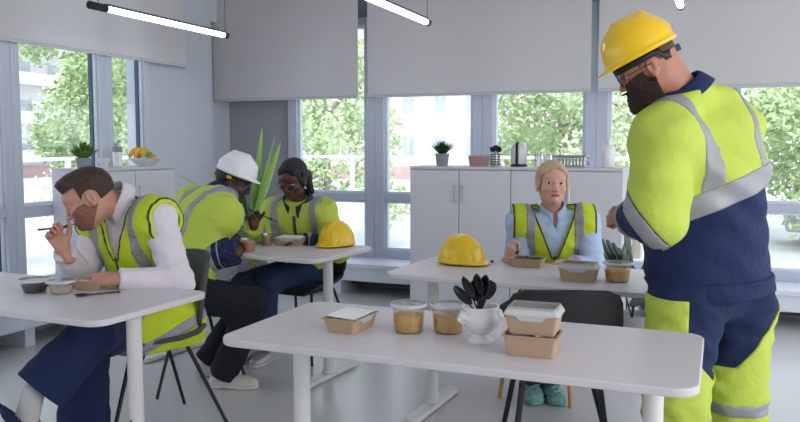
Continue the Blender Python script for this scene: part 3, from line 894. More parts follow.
class Grid:
    def __init__(s, lo, hi, res):
        s.lo = np.asarray(lo, np.float32); s.res = res
        n = np.ceil((np.asarray(hi) - np.asarray(lo)) / res).astype(int) + 1
        s.n = n
        s.ax = [(s.lo[i] + res * np.arange(n[i])).astype(np.float32) for i in range(3)]
        s.d = np.full(n, .5, np.float32)
    def sl(s, lo, hi):
        r = []
        for i in range(3):
            a = int(max(0, math.floor((lo[i] - s.lo[i]) / s.res))); b = int(min(s.n[i], math.ceil((hi[i] - s.lo[i]) / s.res) + 1))
            if b <= a: return None
            r.append(slice(a, b))
        return tuple(r)
    def P(s, r=None):
        r = r or (slice(None),) * 3
        return (s.ax[0][r[0]][:, None, None], s.ax[1][r[1]][None, :, None], s.ax[2][r[2]][None, None, :])
    def comb(s, r, d, k, op):
        a = s.d[r]
        if op == 'u':
            if k > 0:
                h = np.maximum(k - np.abs(a - d), 0) / k
                s.d[r] = np.minimum(a, d) - h * h * k * .25
            else: s.d[r] = np.minimum(a, d)
        else:
            d = -d
            if k > 0:
                h = np.maximum(k - np.abs(a - d), 0) / k
                s.d[r] = np.maximum(a, d) + h * h * k * .25
            else: s.d[r] = np.maximum(a, d)
    def cone(s, a, b, ra, rb, k=.02, flat=None, op='u', off=0):
        """tapered capsule; flat=(dir, ratio): thinner along dir by ratio"""
        a = np.asarray(a, float); b = np.asarray(b, float)
        ra += off; rb += off
        R = max(ra, rb) + k + .05
        r = s.sl(np.minimum(a, b) - R, np.maximum(a, b) + R)
        if r is None: return s
        X, Y, Z = s.P(r)
        x, y, z = X - a[0], Y - a[1], Z - a[2]
        bb = b - a
        q = 1.0
        if flat:
            u = nv(flat[0]); q = flat[1]
            t = (x * u[0] + y * u[1] + z * u[2]) * (1 / q - 1)
            x, y, z = x + u[0] * t, y + u[1] * t, z + u[2] * t
            bb = bb + u * (bb @ u) * (1 / q - 1)
        L2 = max(1e-9, bb @ bb)
        h = np.clip((x * bb[0] + y * bb[1] + z * bb[2]) / L2, 0, 1)
        d = np.sqrt((x - h * bb[0]) ** 2 + (y - h * bb[1]) ** 2 + (z - h * bb[2]) ** 2) - (ra + (rb - ra) * h)
        if q < 1: d = d * (q + (1 - q) * .35)
        s.comb(r, d.astype(np.float32), k, op)
        return s
    def ell(s, c, rad, fr=None, k=.02, op='u', off=0):
        """ellipsoid, fr = three unit axes"""
        c = np.asarray(c, float); rad = np.asarray(rad, float) + off
        R = max(rad) + k + .05
        r = s.sl(c - R, c + R)
        if r is None: return s
        X, Y, Z = s.P(r)
        x, y, z = X - c[0], Y - c[1], Z - c[2]
        fr = fr or ((1, 0, 0), (0, 1, 0), (0, 0, 1))
        c_ = [x * f[0] + y * f[1] + z * f[2] for f in fr]
        k0 = np.sqrt(sum((c_[i] / rad[i]) ** 2 for i in range(3)))
        k1 = np.sqrt(sum((c_[i] / rad[i] ** 2) ** 2 for i in range(3))) + 1e-6
        s.comb(r, (k0 * (k0 - 1) / k1).astype(np.float32), k, op)
        return s
    def copy(s):
        g = Grid.__new__(Grid); g.lo, g.res, g.n, g.ax = s.lo, s.res, s.n, s.ax; g.d = s.d.copy(); return g
    def dot(s, o, v):
        X, Y, Z = s.P(); v = np.asarray(v, float)
        return ((X - o[0]) * v[0] + (Y - o[1]) * v[1] + (Z - o[2]) * v[2]).astype(np.float32)
    def seg(s, a, b):
        """(distance along a->b, distance from the axis)"""
        a = np.asarray(a, float); b = np.asarray(b, float); u = nv(b - a)
        t = s.dot(a, u)
        X, Y, Z = s.P()
        r2 = (X - a[0]) ** 2 + (Y - a[1]) ** 2 + (Z - a[2]) ** 2 - t * t
        return t, np.sqrt(np.maximum(r2, 0)).astype(np.float32)
    def wrinkle(s, amp, f, seed=0):
        X, Y, Z = s.P()
        X = X + seed * 1.37; Y = Y + seed * .77
        w_ = np.sin(f * X + 2.2 * np.sin(f * .45 * Z + .9)) * np.sin(f * .55 * Y + 1.6 * np.sin(f * .35 * X) + f * .9 * Z)
        w_ = w_ + .5 * np.sin(f * 2.1 * Z + 1.9 * np.sin(f * .8 * X) + 1.3 * np.sin(f * .9 * Y))
        s.d += (amp * w_).astype(np.float32)
        return s
    def net(s, d=None):
        d = s.d if d is None else d
        ins = d < 0
        nx, ny, nz = d.shape
        cnt = np.zeros((nx - 1, ny - 1, nz - 1), np.int8)
        for i in (0, 1):
            for j in (0, 1):
                for k in (0, 1):
                    cnt += ins[i:nx - 1 + i, j:ny - 1 + j, k:nz - 1 + k]
        act = (cnt > 0) & (cnt < 8)
        I = np.argwhere(act)
        if len(I) == 0: return np.zeros((0, 3)), np.zeros((0, 4), int)
        idx = np.full(act.shape, -1, np.int32)
        idx[act] = np.arange(len(I))
        acc = np.zeros((len(I), 3), np.float32); num = np.zeros(len(I), np.float32)
        cs = [(i, j, k) for i in (0, 1) for j in (0, 1) for k in (0, 1)]
        val = {c: d[I[:, 0] + c[0], I[:, 1] + c[1], I[:, 2] + c[2]] for c in cs}
        for c in cs:
            for ax in range(3):
                if c[ax] == 0:
                    e = list(c); e[ax] = 1; e = tuple(e)
                    va, vb = val[c], val[e]
                    m = (va < 0) != (vb < 0)
                    t = np.where(m, va / np.where(m, va - vb, 1), 0)
                    for q in range(3):
                        acc[:, q] += np.where(m, c[q] + (t if q == ax else 0), 0)
                    num += m
        V = (I + acc / num[:, None]) * s.res + s.lo
        F = []
        for ax in range(3):
            o = [1, 1, 1]; o[ax] = 0
            b_ = [(ax + 1) % 3, (ax + 2) % 3]
            sh = [slice(1, n - 1) for n in d.shape]; sh[ax] = slice(0, d.shape[ax] - 1)
            a0 = ins[tuple(sh)]
            sh2 = list(sh); sh2[ax] = slice(1, d.shape[ax])
            a1 = ins[tuple(sh2)]
            for flip, m in ((False, a0 & ~a1), (True, ~a0 & a1)):
                E = np.argwhere(m)
                if len(E) == 0: continue
                for q in b_: E[:, q] += 1
                def g(du, dv):
                    T_ = E.copy(); T_[:, b_[0]] -= du; T_[:, b_[1]] -= dv
                    return idx[T_[:, 0], T_[:, 1], T_[:, 2]]
                qd = np.stack([g(1, 1), g(0, 1), g(0, 0), g(1, 0)], 1)
                if flip: qd = qd[:, ::-1]
                F.append(qd)
        F = np.concatenate(F)
        F = F[(F >= 0).all(1)]
        return V, F

def np_mesh(name, parts, m, parent=None, origin=(0, 0, 0), smooth_it=0):
    Vs, Fs, n = [], [], 0
    for V, F in parts:
        Vs.append(V - np.asarray(origin)); Fs.append(F + n); n += len(V)
    V = np.concatenate(Vs).astype(np.float32); F = np.concatenate(Fs).astype(np.int32)
    for _ in range(smooth_it):
        A = np.zeros_like(V); c = np.zeros(len(V), np.float32)
        for i in range(4):
            a, b = F[:, i], F[:, (i + 1) % 4]
            for q in range(3):
                A[:, q] += np.bincount(a, V[b, q], len(V)) + np.bincount(b, V[a, q], len(V))
            c += np.bincount(a, minlength=len(V)) + np.bincount(b, minlength=len(V))
        V = V * .5 + .5 * (A / np.maximum(c, 1)[:, None])
    me = bpy.data.meshes.new(name)
    me.vertices.add(len(V)); me.vertices.foreach_set('co', V.ravel())
    me.loops.add(len(F) * 4); me.loops.foreach_set('vertex_index', F.ravel())
    me.polygons.add(len(F))
    me.polygons.foreach_set('loop_start', np.arange(0, len(F) * 4, 4, dtype=np.int32))
    me.polygons.foreach_set('loop_total', np.full(len(F), 4, np.int32))
    me.update(calc_edges=True)
    me.polygons.foreach_set('use_smooth', np.ones(len(F), bool))
    me.materials.append(m)
    o = bpy.data.objects.new(name, me)
    link(o, parent)
    return o

def mx(*a):
    r = a[0]
    for b in a[1:]: r = np.maximum(r, b)
    return r
def mn(*a):
    r = a[0]
    for b in a[1:]: r = np.minimum(r, b)
    return r
def band(t, c, w_):
    return np.abs(t - c) - w_ / 2

M_lime = mat('hi_vis_lime', (198, 216, 38), .75, noise=.05, nscale=7, bump=.6, bscale=26)
M_limed = mat('hi_vis_lime_jacket', (188, 206, 78), .75, noise=.05, nscale=7, bump=.7, bscale=22)
M_refl = mat('reflective_tape', (152, 152, 156), .45, metal=.15, noise=.05, bump=.1, bscale=60)
M_navy = mat('navy_workwear', (8, 30, 76), .8, noise=.1, nscale=12, bump=.7, bscale=30)
M_navyt = mat('navy_trouser', (12, 32, 72), .85, noise=.12, nscale=12, bump=.7, bscale=25)
M_blackt = mat('black_trouser', (18, 20, 30), .9, noise=.15, nscale=12, bump=.3, bscale=25)
M_jean = mat('blue_jean', (30, 50, 86), .85, noise=.15, nscale=40, bump=.3, bscale=40)
M_shirtw = mat('white_shirt', (222, 214, 218), .8, noise=.03, bump=.8, bscale=24)
M_shirtb = mat('light_blue_shirt', (178, 196, 224), .8, noise=.04, bump=.8, bscale=24)
M_trim = mat('vest_trim', (70, 66, 60), .8)
M_yel = mat('helmet_yellow', (244, 198, 10), .28, noise=.03, nscale=3, coat=.3)
M_helw = mat('helmet_white', (232, 230, 232), .3, noise=.02, coat=.3)
M_strap = mat('helmet_strap', (24, 26, 32), .55)
M_stag = mat('strap_yellow', (214, 170, 20), .6)
M_skinm = mat('skin_fair_male', (196, 142, 120), .5, noise=.06, nscale=25, bump=.05, bscale=150)
M_skinf = mat('skin_fair_female', (216, 166, 146), .5, noise=.05, nscale=25, bump=.04, bscale=150)
M_skins = mat('skin_tan_male', (182, 124, 100), .5, noise=.06, nscale=25, bump=.05, bscale=150)
M_skind = mat('skin_dark', (84, 50, 40), .45, noise=.08, nscale=25, bump=.05, bscale=150)
M_skind2 = mat('skin_dark_male', (66, 42, 36), .45, noise=.08, nscale=25, bump=.05, bscale=150)
M_hairb = mat('hair_brown', (62, 42, 32), .6, noise=.3, nscale=60, bump=.8, bscale=90, stretch=(1, 1, .35))
M_hairblond = mat('hair_blond', (196, 168, 134), .5, noise=.2, nscale=60, bump=.7, bscale=80, stretch=(1, 1, .35))
M_hairk = mat('hair_black', (16, 13, 14), .55, noise=.3, nscale=60, bump=.8, bscale=90)
M_beard = mat('beard_dark', (44, 28, 22), .8, noise=.4, nscale=90, bump=1, bscale=140)
M_stub = mat('beard_stubble', (140, 96, 76), .8, noise=.35, nscale=120, bump=.6, bscale=200)
M_eye = mat('eye_white', (226, 222, 218), .2)
M_iris = mat('iris_dark', (40, 34, 34), .15)
M_lips = mat('lips_rose', (176, 96, 92), .4)
M_lipsd = mat('lips_dark', (84, 40, 38), .4)
M_lens = glassy('spectacle_lens', (236, 238, 240), .12)
M_shoew = mat('shoe_canvas', (206, 198, 188), .8, noise=.05, bump=.2, bscale=80)
M_sole = mat('shoe_sole', (222, 218, 212), .6)
M_shoes = mat('shoe_silver', (178, 178, 184), .4, metal=.4, noise=.1, nscale=30)
M_shoebr = mat('shoe_brown', (52, 26, 28), .35, noise=.1)
M_sock = mat('sock_grey', (196, 192, 190), .9)
M_teal = mat('shoe_teal', (126, 176, 168), .8, noise=.3, nscale=35, bump=.6, bscale=60)

class Head:
    """local frame: F forward, L to the person's left, U up; origin in the middle of the head"""
    def __init__(s, c, fwd, up, scale=1.0):
        s.c = np.asarray(c, float); s.F = nv(fwd)
        u = np.asarray(up, float); s.U = nv(u - s.F * (u @ s.F)); s.L = np.cross(s.U, s.F); s.k = scale
        s.fr = (tuple(s.F), tuple(s.L), tuple(s.U))
    def p(s, f, l, u):
        return s.c + s.k * (s.F * f + s.L * l + s.U * u)
    def grid(s, res=.0028, R=.17, down=.05):
        g = Grid(s.c - R, s.c + R + .0, res)
        return g
    def loc(s, g):
        return g.dot(s.c, s.F) / s.k, g.dot(s.c, s.L) / s.k, g.dot(s.c, s.U) / s.k
    def E(s, g, f, l, u, rf, rl, ru, k=.02, op='u', off=0):
        g.ell(s.p(f, l, u), np.array((rf, rl, ru)) * s.k, s.fr, k, op, off)
    def C(s, g, a, b, ra, rb, k=.01, op='u'):
        g.cone(s.p(*a), s.p(*b), ra * s.k, rb * s.k, k, None, op)
    def skin(s, neck, female=False, res=.0028):
        g = s.grid(res)
        E, C = s.E, s.C
        E(g, -.014, 0, .032, .098, .076, .086, k=0)
        E(g, .026, 0, -.030, .066, .060 if female else .063, .080, k=.03)
        E(g, .052, 0, -.085, .034, .030 if female else .037, .026, k=.035)
        E(g, .010, .040, -.062, .04, .018, .03, k=.03); E(g, .010, -.040, -.062, .04, .018, .03, k=.03)
        for q in (1, -1):
            E(g, .058, q * .040, -.026, .026, .020, .018, k=.025)
            E(g, .0965, q * .033, .004, .020, .019, .0135, k=.016, op='s')
        E(g, .070, 0, .034, .020, .052, .020, k=.03)
        C(g, (.080, .028, .0205), (.082, .010, .018), .007, .006, k=.012); C(g, (.080, -.028, .0205), (.082, -.010, .018), .007, .006, k=.012)
        C(g, (.084, 0, .012), (.108, 0, -.030), .0075, .0105, k=.012)
        for q in (1, -1):
            E(g, .098, q * .011, -.034, .011, .007, .007, k=.006)
            # eyelids
            C(g, (.0835, q * .020, .0095), (.0815, q * .044, .0085), .0038, .0038, k=.004)
            C(g, (.0825, q * .021, -.0055), (.0805, q * .043, -.0045), .0034, .0034, k=.004)
            # ear
            E(g, -.010, q * .078, -.006, .019, .009, .032, k=.008)
            E(g, -.004, q * .087, -.004, .010, .007, .020, k=.004, op='s')
            E(g, -.004, q * .078, -.034, .009, .006, .010, k=.008)
        E(g, .083, 0, -.060, .014, .024, .013, k=.014)
        C(g, (.101, .018, -.0600), (.101, -.018, -.0600), .0018, .0018, k=.003, op='s')
        E(g, .084, 0, -.088, .014, .016, .011, k=.014)
        g.cone(s.p(-.022, 0, -.045), neck, .056 if not female else .048, .062 if not female else .052, .03)
        return g
    def small(s, parent, origin, iris=M_iris, lips=M_lips, look=(0, 0), brow=M_hairb, closed=False):
        for q, nm in ((1, 'eye'), (-1, 'eye')):
            k = MB(); k.ball(Vector(s.p(.0748, q * .032, .002) - origin), .0130 * s.k, (1, 1, 1), 3)
            o = k.build('eyelid' if closed else nm, closed or M_eye, parent)
            if not closed:
                k = MB()
                d = nv(s.F * 1 + s.L * (look[0] + q * .04) + s.U * look[1])
                k.ball((0, 0, 0), .0066 * s.k, (1, 1, .35), 3)
                io = k.build('iris', iris, o)
                io.location = Vector(s.p(.0748, q * .032, .002) - origin + d * .0118 * s.k)
                io.rotation_euler = Vector(d).to_track_quat('Z', 'Y').to_euler()
            k = MB()
            k.tube([Vector(s.p(.0905, q * .014, .0235) - origin), Vector(s.p(.0895, q * .029, .0285) - origin), Vector(s.p(.080, q * .047, .0245) - origin)], [.0026, .0036, .0018], 8)
            k.build('eyebrow', brow, parent)
        g = Grid(s.c - .13, s.c + .13, .002)
        g.d[:] = .5
        s.E(g, .0938, 0, -.0572, .0066, .026, .0042, k=0)
        s.E(g, .0930, 0, -.0640, .0068, .022, .0048, k=.002)
        return np_mesh('lips', [g.net()], lips, parent, origin)
    def hairfield(s, off=.010, res=.003):
        g = s.grid(res)
        s.E(g, -.014, 0, .032, .098, .076, .086, k=0, off=off)
        s.E(g, .026, 0, -.030, .060, .062, .074, k=.03, off=off - .003)
        return g

def hand(wrist, d, n, curl=(.5, .5, .5, .5), thumb=.5, side=1, scale=1.0, res=.0026, spread=.12, thumb_in=.3):
    """wrist point, d towards the fingers, n out of the palm; side +1: thumb on the d x n side"""
    w_ = np.asarray(wrist, float); d = nv(d); n = np.asarray(n, float); n = nv(n - d * (n @ d)); l = np.cross(d, n) * side
    k = scale
    g = Grid(w_ + d * .06 * k - .135 * k, w_ + d * .06 * k + .135 * k, res)
    g.cone(w_ - d * .05 * k, w_ + d * .01 * k, .027 * k, .024 * k, .01, (n, .78))
    # palm
    for q in (-.026, -.009, .009, .026):
        g.cone(w_ + l * q * .55 * k, w_ + d * .082 * k + l * q * k, .0155 * k, .0125 * k, .014)
    g.cone(w_ + l * .02 * k + d * .01 * k + n * .006 * k, w_ + l * .03 * k + d * .045 * k + n * .008 * k, .014 * k, .013 * k, .012)
    Ls = [(.040, .024, .020), (.045, .028, .021), (.041, .026, .020), (.031, .019, .017)]
    for i, q in enumerate((.027, .009, -.009, -.027)):
        p = w_ + d * (.086 - .004 * abs(i - 1)) * k + l * q * k
        dd = nv(d + l * (q / .027) * spread)
        ang = 0
        r0 = .0088 - .0007 * (i == 3)
        for j, L in enumerate(Ls[i]):
            ang += curl[i] * (.75 if j == 0 else 1.0)
            e = dd * math.cos(ang) + n * math.sin(ang)
            p2 = p + e * L * k
            g.cone(p, p2, r0 * k, (r0 - .0008) * k, .004)
            p = p2; r0 -= .0007
    # thumb from the side of the palm
    p = w_ + l * .030 * k + d * .022 * k + n * .006 * k
    e = nv(d * .75 + l * .75 + n * .35)
    tgt = nv(d * .9 - l * thumb_in + n * (.3 + thumb))
    for j, L in enumerate((.040, .030, .025)):
        ee = nv(e * (1 - .42 * j * thumb * 1.2) + tgt * (.55 * j * thumb + .1))
        p2 = p + ee * L * k
        g.cone(p, p2, (.0115 - .001 * j) * k, (.0105 - .0012 * j) * k, .005)
        p = p2
    return g.net()

def helmet_parts(M, shellm, name, parent=None, loc=(0, 0, 0), rot=None, label=None, strap=True, inner=False):
    """hard hat: front is +y, rim plane z=0; returns root object"""
    g = Grid((-.17, -.2, -.06), (.17, .24, .18), .003)
    g.ell((0, -.005, .012), (.120, .143, .145), None, 0)
    g.cone((0, .11, .088), (0, .03, .142), .012, .013, .02)
    g.cone((0, .03, .142), (0, -.07, .136), .013, .013, .02)
    g.cone((0, -.07, .136), (0, -.138, .05), .013, .010, .02)
    for q in (-1, 1):
        g.cone((q * .042, .108, .07), (q * .048, .02, .130), .007, .008, .015)
        g.cone((q * .048, .02, .130), (q * .046, -.06, .124), .008, .008, .015)
        g.cone((q * .046, -.06, .124), (q * .04, -.125, .05), .008, .006, .015)
    g.ell((0, -.005, .004), (.127, .150, .010), None, .012)
    g.ell((0, .090, -.003), (.088, .090, .010), None, .012)
    X, Y, Z = g.P()
    g.d = np.maximum(g.d, -(Z + .008 + .22 * np.maximum(Y - .11, 0) + 0 * X)).astype(np.float32)
    g2 = Grid((-.17, -.2, -.06), (.17, .24, .18), .003)
    g2.ell((0, -.005, .004), (.114, .137, .141), None, 0)
    g.d = np.maximum(g.d, -g2.d)
    sh = np_mesh(name, [g.net()], shellm, parent, (0, 0, 0), 1)
    return sh

HEL = {}
def helmet(shellm, parent, loc, rot_m, tagm=None, sc=1.0, rest=False):
    key = shellm.name
    if key not in HEL:
        HEL[key] = helmet_parts(None, shellm, 'hard_hat', None)
        COL.objects.unlink(HEL[key])
    o = HEL[key].copy(); COL.objects.link(o)
    o.parent = parent
    o.matrix_local = Matrix.Translation(loc) @ rot_m.to_4x4() @ Matrix.Diagonal((sc, sc, sc, 1))
    # headband with rear adjuster
    pts = [(.098 * math.cos(a), -.003 + .122 * math.sin(a), -.018 + .0 * a) for a in [2 * PI * i / 40 for i in range(41)]]
    k = MB()
    n = len(pts)
    if rest: pts = [(x, y, z + .062) for x, y, z in pts]
    ra = [k.b.verts.new((x, y, z + .014 - (.028 if y < -.06 else 0) * 1)) for x, y, z in pts[:-1]]
    rb = [k.b.verts.new((x * .985, y * .985, z - .014 - (.034 if y < -.06 else 0))) for x, y, z in pts[:-1]]
    for i in range(40):
        k.b.faces.new((ra[i], ra[(i + 1) % 40], rb[(i + 1) % 40], rb[i]))
    b = k.build('headband', M_strap, o)
    s_ = b.modifiers.new('t', 'SOLIDIFY'); s_.thickness = .003
    k = MB(); k.box((0, -.127, -.044), (.055, .014, .026)); k.tube([(0, -.13, -.044), (0, -.146, -.044)], .014, 14)
    k.build('ratchet_knob', mat('ratchet_grey', (70, 74, 82), .5), b, bevel=.002)
    if rest: bpy.data.objects.remove(b.children[0])
    if tagm:
        MB().box((.101, -.045, -.03), (.006, .034, .02), rz=.35).build('strap_tag', tagm, b, bevel=.001)
        MB().box((-.101, -.045, -.03), (.006, .034, .02), rz=-.35).build('strap_tag', tagm, b, bevel=.001)
    return o
def rot_from(F, U):
    """matrix with y = forward, z = up"""
    F = Vector(F).normalized(); U = Vector(U); U = (U - F * U.dot(F)).normalized(); R_ = F.cross(U)
    return Matrix((R_, F, U)).transposed()

def glasses(H, parent, origin, frame_m=M_black, r=.0215):
    g = thing_part = None
    k = MB()
    for q in (1, -1):
        c = H.p(.1055, q * .032, -.001) - origin
        pts = []
        for i in range(25):
            a = 2 * PI * i / 24
            pts.append(Vector(c + H.L * math.cos(a) * r * 1.12 + H.U * math.sin(a) * r * .92 - H.F * .006 * max(0, q * math.cos(a))))
        k.tube(pts, .0017, 6)
        k.tube([Vector(H.p(.100, q * .056, .004) - origin), Vector(H.p(.05, q * .080, .006) - origin), Vector(H.p(-.015, q * .083, .006) - origin), Vector(H.p(-.03, q * .080, -.012) - origin)], .0016, 6)
    k.tube([Vector(H.p(.107, .010, .004) - origin), Vector(H.p(.109, 0, .007) - origin), Vector(H.p(.107, -.010, .004) - origin)], .0016, 6)
    fr = k.build('spectacles', frame_m, parent)
    for q in (1, -1):
        c = H.p(.1055, q * .032, -.001) - origin
        k = MB()
        vs = [k.b.verts.new(Vector(c + H.L * math.cos(2 * PI * i / 20) * r * 1.1 + H.U * math.sin(2 * PI * i / 20) * r * .9)) for i in range(20)]
        k.b.faces.new(vs)
        k.build('lens', M_lens, fr, smooth=False)
    return fr

def fit_arm(sh, wr, up, fo, bend):
    """elbow position from shoulder, wrist, bone lengths and bend direction"""
    sh, wr = np.asarray(sh, float), np.asarray(wr, float)
    v = wr - sh; D = np.linalg.norm(v)
    if D > (up + fo) * .995:
        wr = sh + v * (up + fo) * .995 / D; v = wr - sh; D = np.linalg.norm(v)
    a = (up * up - fo * fo + D * D) / (2 * D)
    h = math.sqrt(max(0, up * up - a * a))
    b = np.asarray(bend, float); b = b - v * (b @ v) / D ** 2
    return sh + v / D * a + nv(b) * h, wr

def shoe(parent, name, heel, toe, m, origin, w=.046, h=.07, sole=M_sole, up=(0, 0, 1), fluffy=0, ankle=None):
    heel, toe = np.asarray(heel, float), np.asarray(toe, float)
    d = nv(toe - heel); u = np.asarray(up, float); u = nv(u - d * (u @ d)); L = np.linalg.norm(toe - heel)
    lo = np.minimum(heel, toe) - .12; hi = np.maximum(heel, toe) + .12
    g = Grid(lo, hi, .0035)
    g.cone(heel + d * .035 + u * .036, toe - d * .05 + u * .03, w * .8, w * .92, .02, (u, .75))
    g.cone(heel + d * .035 + u * .04, heel + d * .05 + u * (h + .01), w * .8, w * .74, .03)
    g.cone(heel + d * .05 + u * .06, toe - d * .09 + u * .03, w * .7, w * .8, .03)
    base = g.dot(heel, u)
    if fluffy: g.wrinkle(fluffy, 110)
    up_ = g.d.copy()
    g.d = np.maximum(up_, -(base - .014)).astype(np.float32)
    # foot opening
    if not fluffy: g.cone(heel + d * .05 + u * (h - .005), heel + d * .05 + u * (h + .1), .026, .026, .008, op='s')
    o = np_mesh(name, [g.net()], m, parent, origin, 1)
    sd = np.maximum(up_ - .004, np.maximum(base - .020, -base)).astype(np.float32)
    g.d = sd
    np_mesh('sole', [g.net()], sole, o, (0, 0, 0) if False else origin, 0)
    if not fluffy and name == 'shoe' and m in (M_shoew, M_shoes):
        k = MB()
        for i in range(4):
            q = .085 + .022 * i
            c = heel + d * q + u * (.088 - .0095 * i)
            l = np.cross(u, d)
            k.tube([Vector(c - l * .022 - u * .004 - origin), Vector(c + u * .004 - origin), Vector(c + l * .022 - u * .004 - origin)], .003, 6)
        k.build('lace', M_sole, o)
    return o

def A3(x, y, D): return np.array(at(x, y, D))
def W3(a, b, c): return np.array(RV * a + FV * b) + np.array([0, 0, c])
ZU = np.array([0, 0, 1.])

class Fig:
    """joints in room coordinates; origin on the seat or floor below the pelvis"""
    def __init__(s, pel, chest, neck, shL, shR, fwd, w=1.0, dep=1.0):
        s.pel, s.chest, s.neck, s.shL, s.shR = pel, chest, neck, shL, shR
        s.lat = nv(shL - shR)
        s.up = nv(neck - pel)
        f = np.asarray(fwd, float)
        s.fwd = nv(f - s.lat * (f @ s.lat) - s.up * (f @ s.up) * .9)
        s.w, s.dep = w, dep
        s.o = np.array([pel[0], pel[1], 0.])
        s.belly = 0
    def arm(s, q, wr, bend, up=.29, fo=.255):
        sh = s.shL if q == 'L' else s.shR
        el, wr = fit_arm(sh, wr, up, fo, bend)
        setattr(s, 'el' + q, el); setattr(s, 'wr' + q, wr)
    def leg(s, q, kn, an, hip=None):
        lat = s.plat if hasattr(s, 'plat') else s.lat
        if hip is None: hip = s.pel + lat * (.085 if q == 'L' else -.085) * s.w - ZU * .02
        setattr(s, 'hi' + q, hip); setattr(s, 'kn' + q, kn); setattr(s, 'an' + q, an)
    def torso(s, g, off=0, low=1.0):
        w, f, l, u = s.w, s.fwd, s.lat, s.up
        g.ell(s.pel, (.165 * w, .115, .11), (l, f, u), 0, off=off)
        mid = s.pel * .5 + s.chest * .5 + (f * .01 if not s.belly else f * .03)
        g.cone(s.pel, mid, .15 * w, .142 * w, .06, (f, .72 * s.dep), off=off)
        g.cone(mid, s.chest, .142 * w, .158 * w, .06, (f, .70 * s.dep), off=off)
        g.ell(s.chest + u * .03, (.160 * w, .112 * s.dep, .15), (l, f, u), .05, off=off)
        if s.belly:
            g.ell(s.pel * .62 + s.chest * .38 + f * .06, (.17 * w, .13, .17), (l, f, u), .08, off=off)
        nb = s.neck - u * .03
        for sh in (s.shL, s.shR):
            g.cone(nb, sh + (nb - sh) * .1, .052, .056, .05, off=off)
            g.ell(sh, (.062, .060, .062), None, .04, off=off)
            g.cone(sh, s.chest, .06, .09, .05, off=off)
    def arms(s, g, off=0, which='LR', r=(.053, .045, .042, .029), loose=0, endr=None):
        for q in which:
            sh, el, wr = (getattr(s, k + q) for k in ('sh', 'el', 'wr'))
            g.cone(sh, el, r[0], r[1], .035, off=off + loose)
            g.cone(el, wr, r[2] + .004, r[3], .02, off=off + loose * .8)
    def legs(s, g, off=0, r=(.085, .06, .055, .038), k=.03, end=0):
        for q in 'LR':
            hi, kn, an = (getattr(s, k_ + q) for k_ in ('hi', 'kn', 'an'))
            g.cone(s.pel, hi, .11, r[0] + .012, .04, off=off)
            g.cone(hi, kn, r[0], r[1], k, off=off)
            g.cone(kn, an, r[2] + .003, r[3] + end, k * .7, off=off)
    def bounds(s, keys, pad):
        P = np.array([getattr(s, k) for k in keys])
        return P.min(0) - pad, P.max(0) + pad
    def tkeys(s): return ['pel', 'chest', 'neck', 'shL', 'shR']
    def akeys(s): return ['elL', 'wrL', 'elR', 'wrR']
    def lkeys(s): return ['pel', 'knL', 'anL', 'knR', 'anR']
    def cutend(s, g, a, b, L, rad=.085):
        t, r = g.seg(a, b)
        g.d = np.where((r < rad) & (t > L - .04) & (t < L + .12), np.maximum(g.d, t - L), g.d).astype(np.float32)
    def make_body(s, label, skin, headgrid, hands, group=None):
        lo, hi = s.bounds(s.tkeys() + s.akeys() + s.lkeys(), .2)
        g = Grid(lo, hi, .009)
        s.torso(g, -.012); s.arms(g, -.006); s.legs(g, -.01)
        g.cone(s.neck - s.up * .06, s.neck, .06, .055, .03)
        g2 = None
        shells = [g.net(), headgrid.net()] + hands
        # fine forearm shells so bare wrists read smoothly
        for q in 'LR':
            el, wr = getattr(s, 'el' + q), getattr(s, 'wr' + q)
            m_ = el * .35 + wr * .65
            gg = Grid(np.minimum(m_, wr) - .06, np.maximum(m_, wr) + .06, .004)
            gg.cone(m_, wr, .033, .026, 0)
            shells.append(gg.net())
        o = np_mesh('person', shells, skin, None, s.o)
        o.location = s.o
        tag(o, label, 'person', group)
        s.obj = o
        return o

def layer(name, g, region, off, m, parent, origin, inner=.014, it=0):
    d = mx(g.d - off, region, -(g.d + inner))
    V, F = g.net(d)
    if len(F) == 0:
        print('EMPTY LAYER', name); return None
    return np_mesh(name, [(V, F)], m, parent, origin, it)

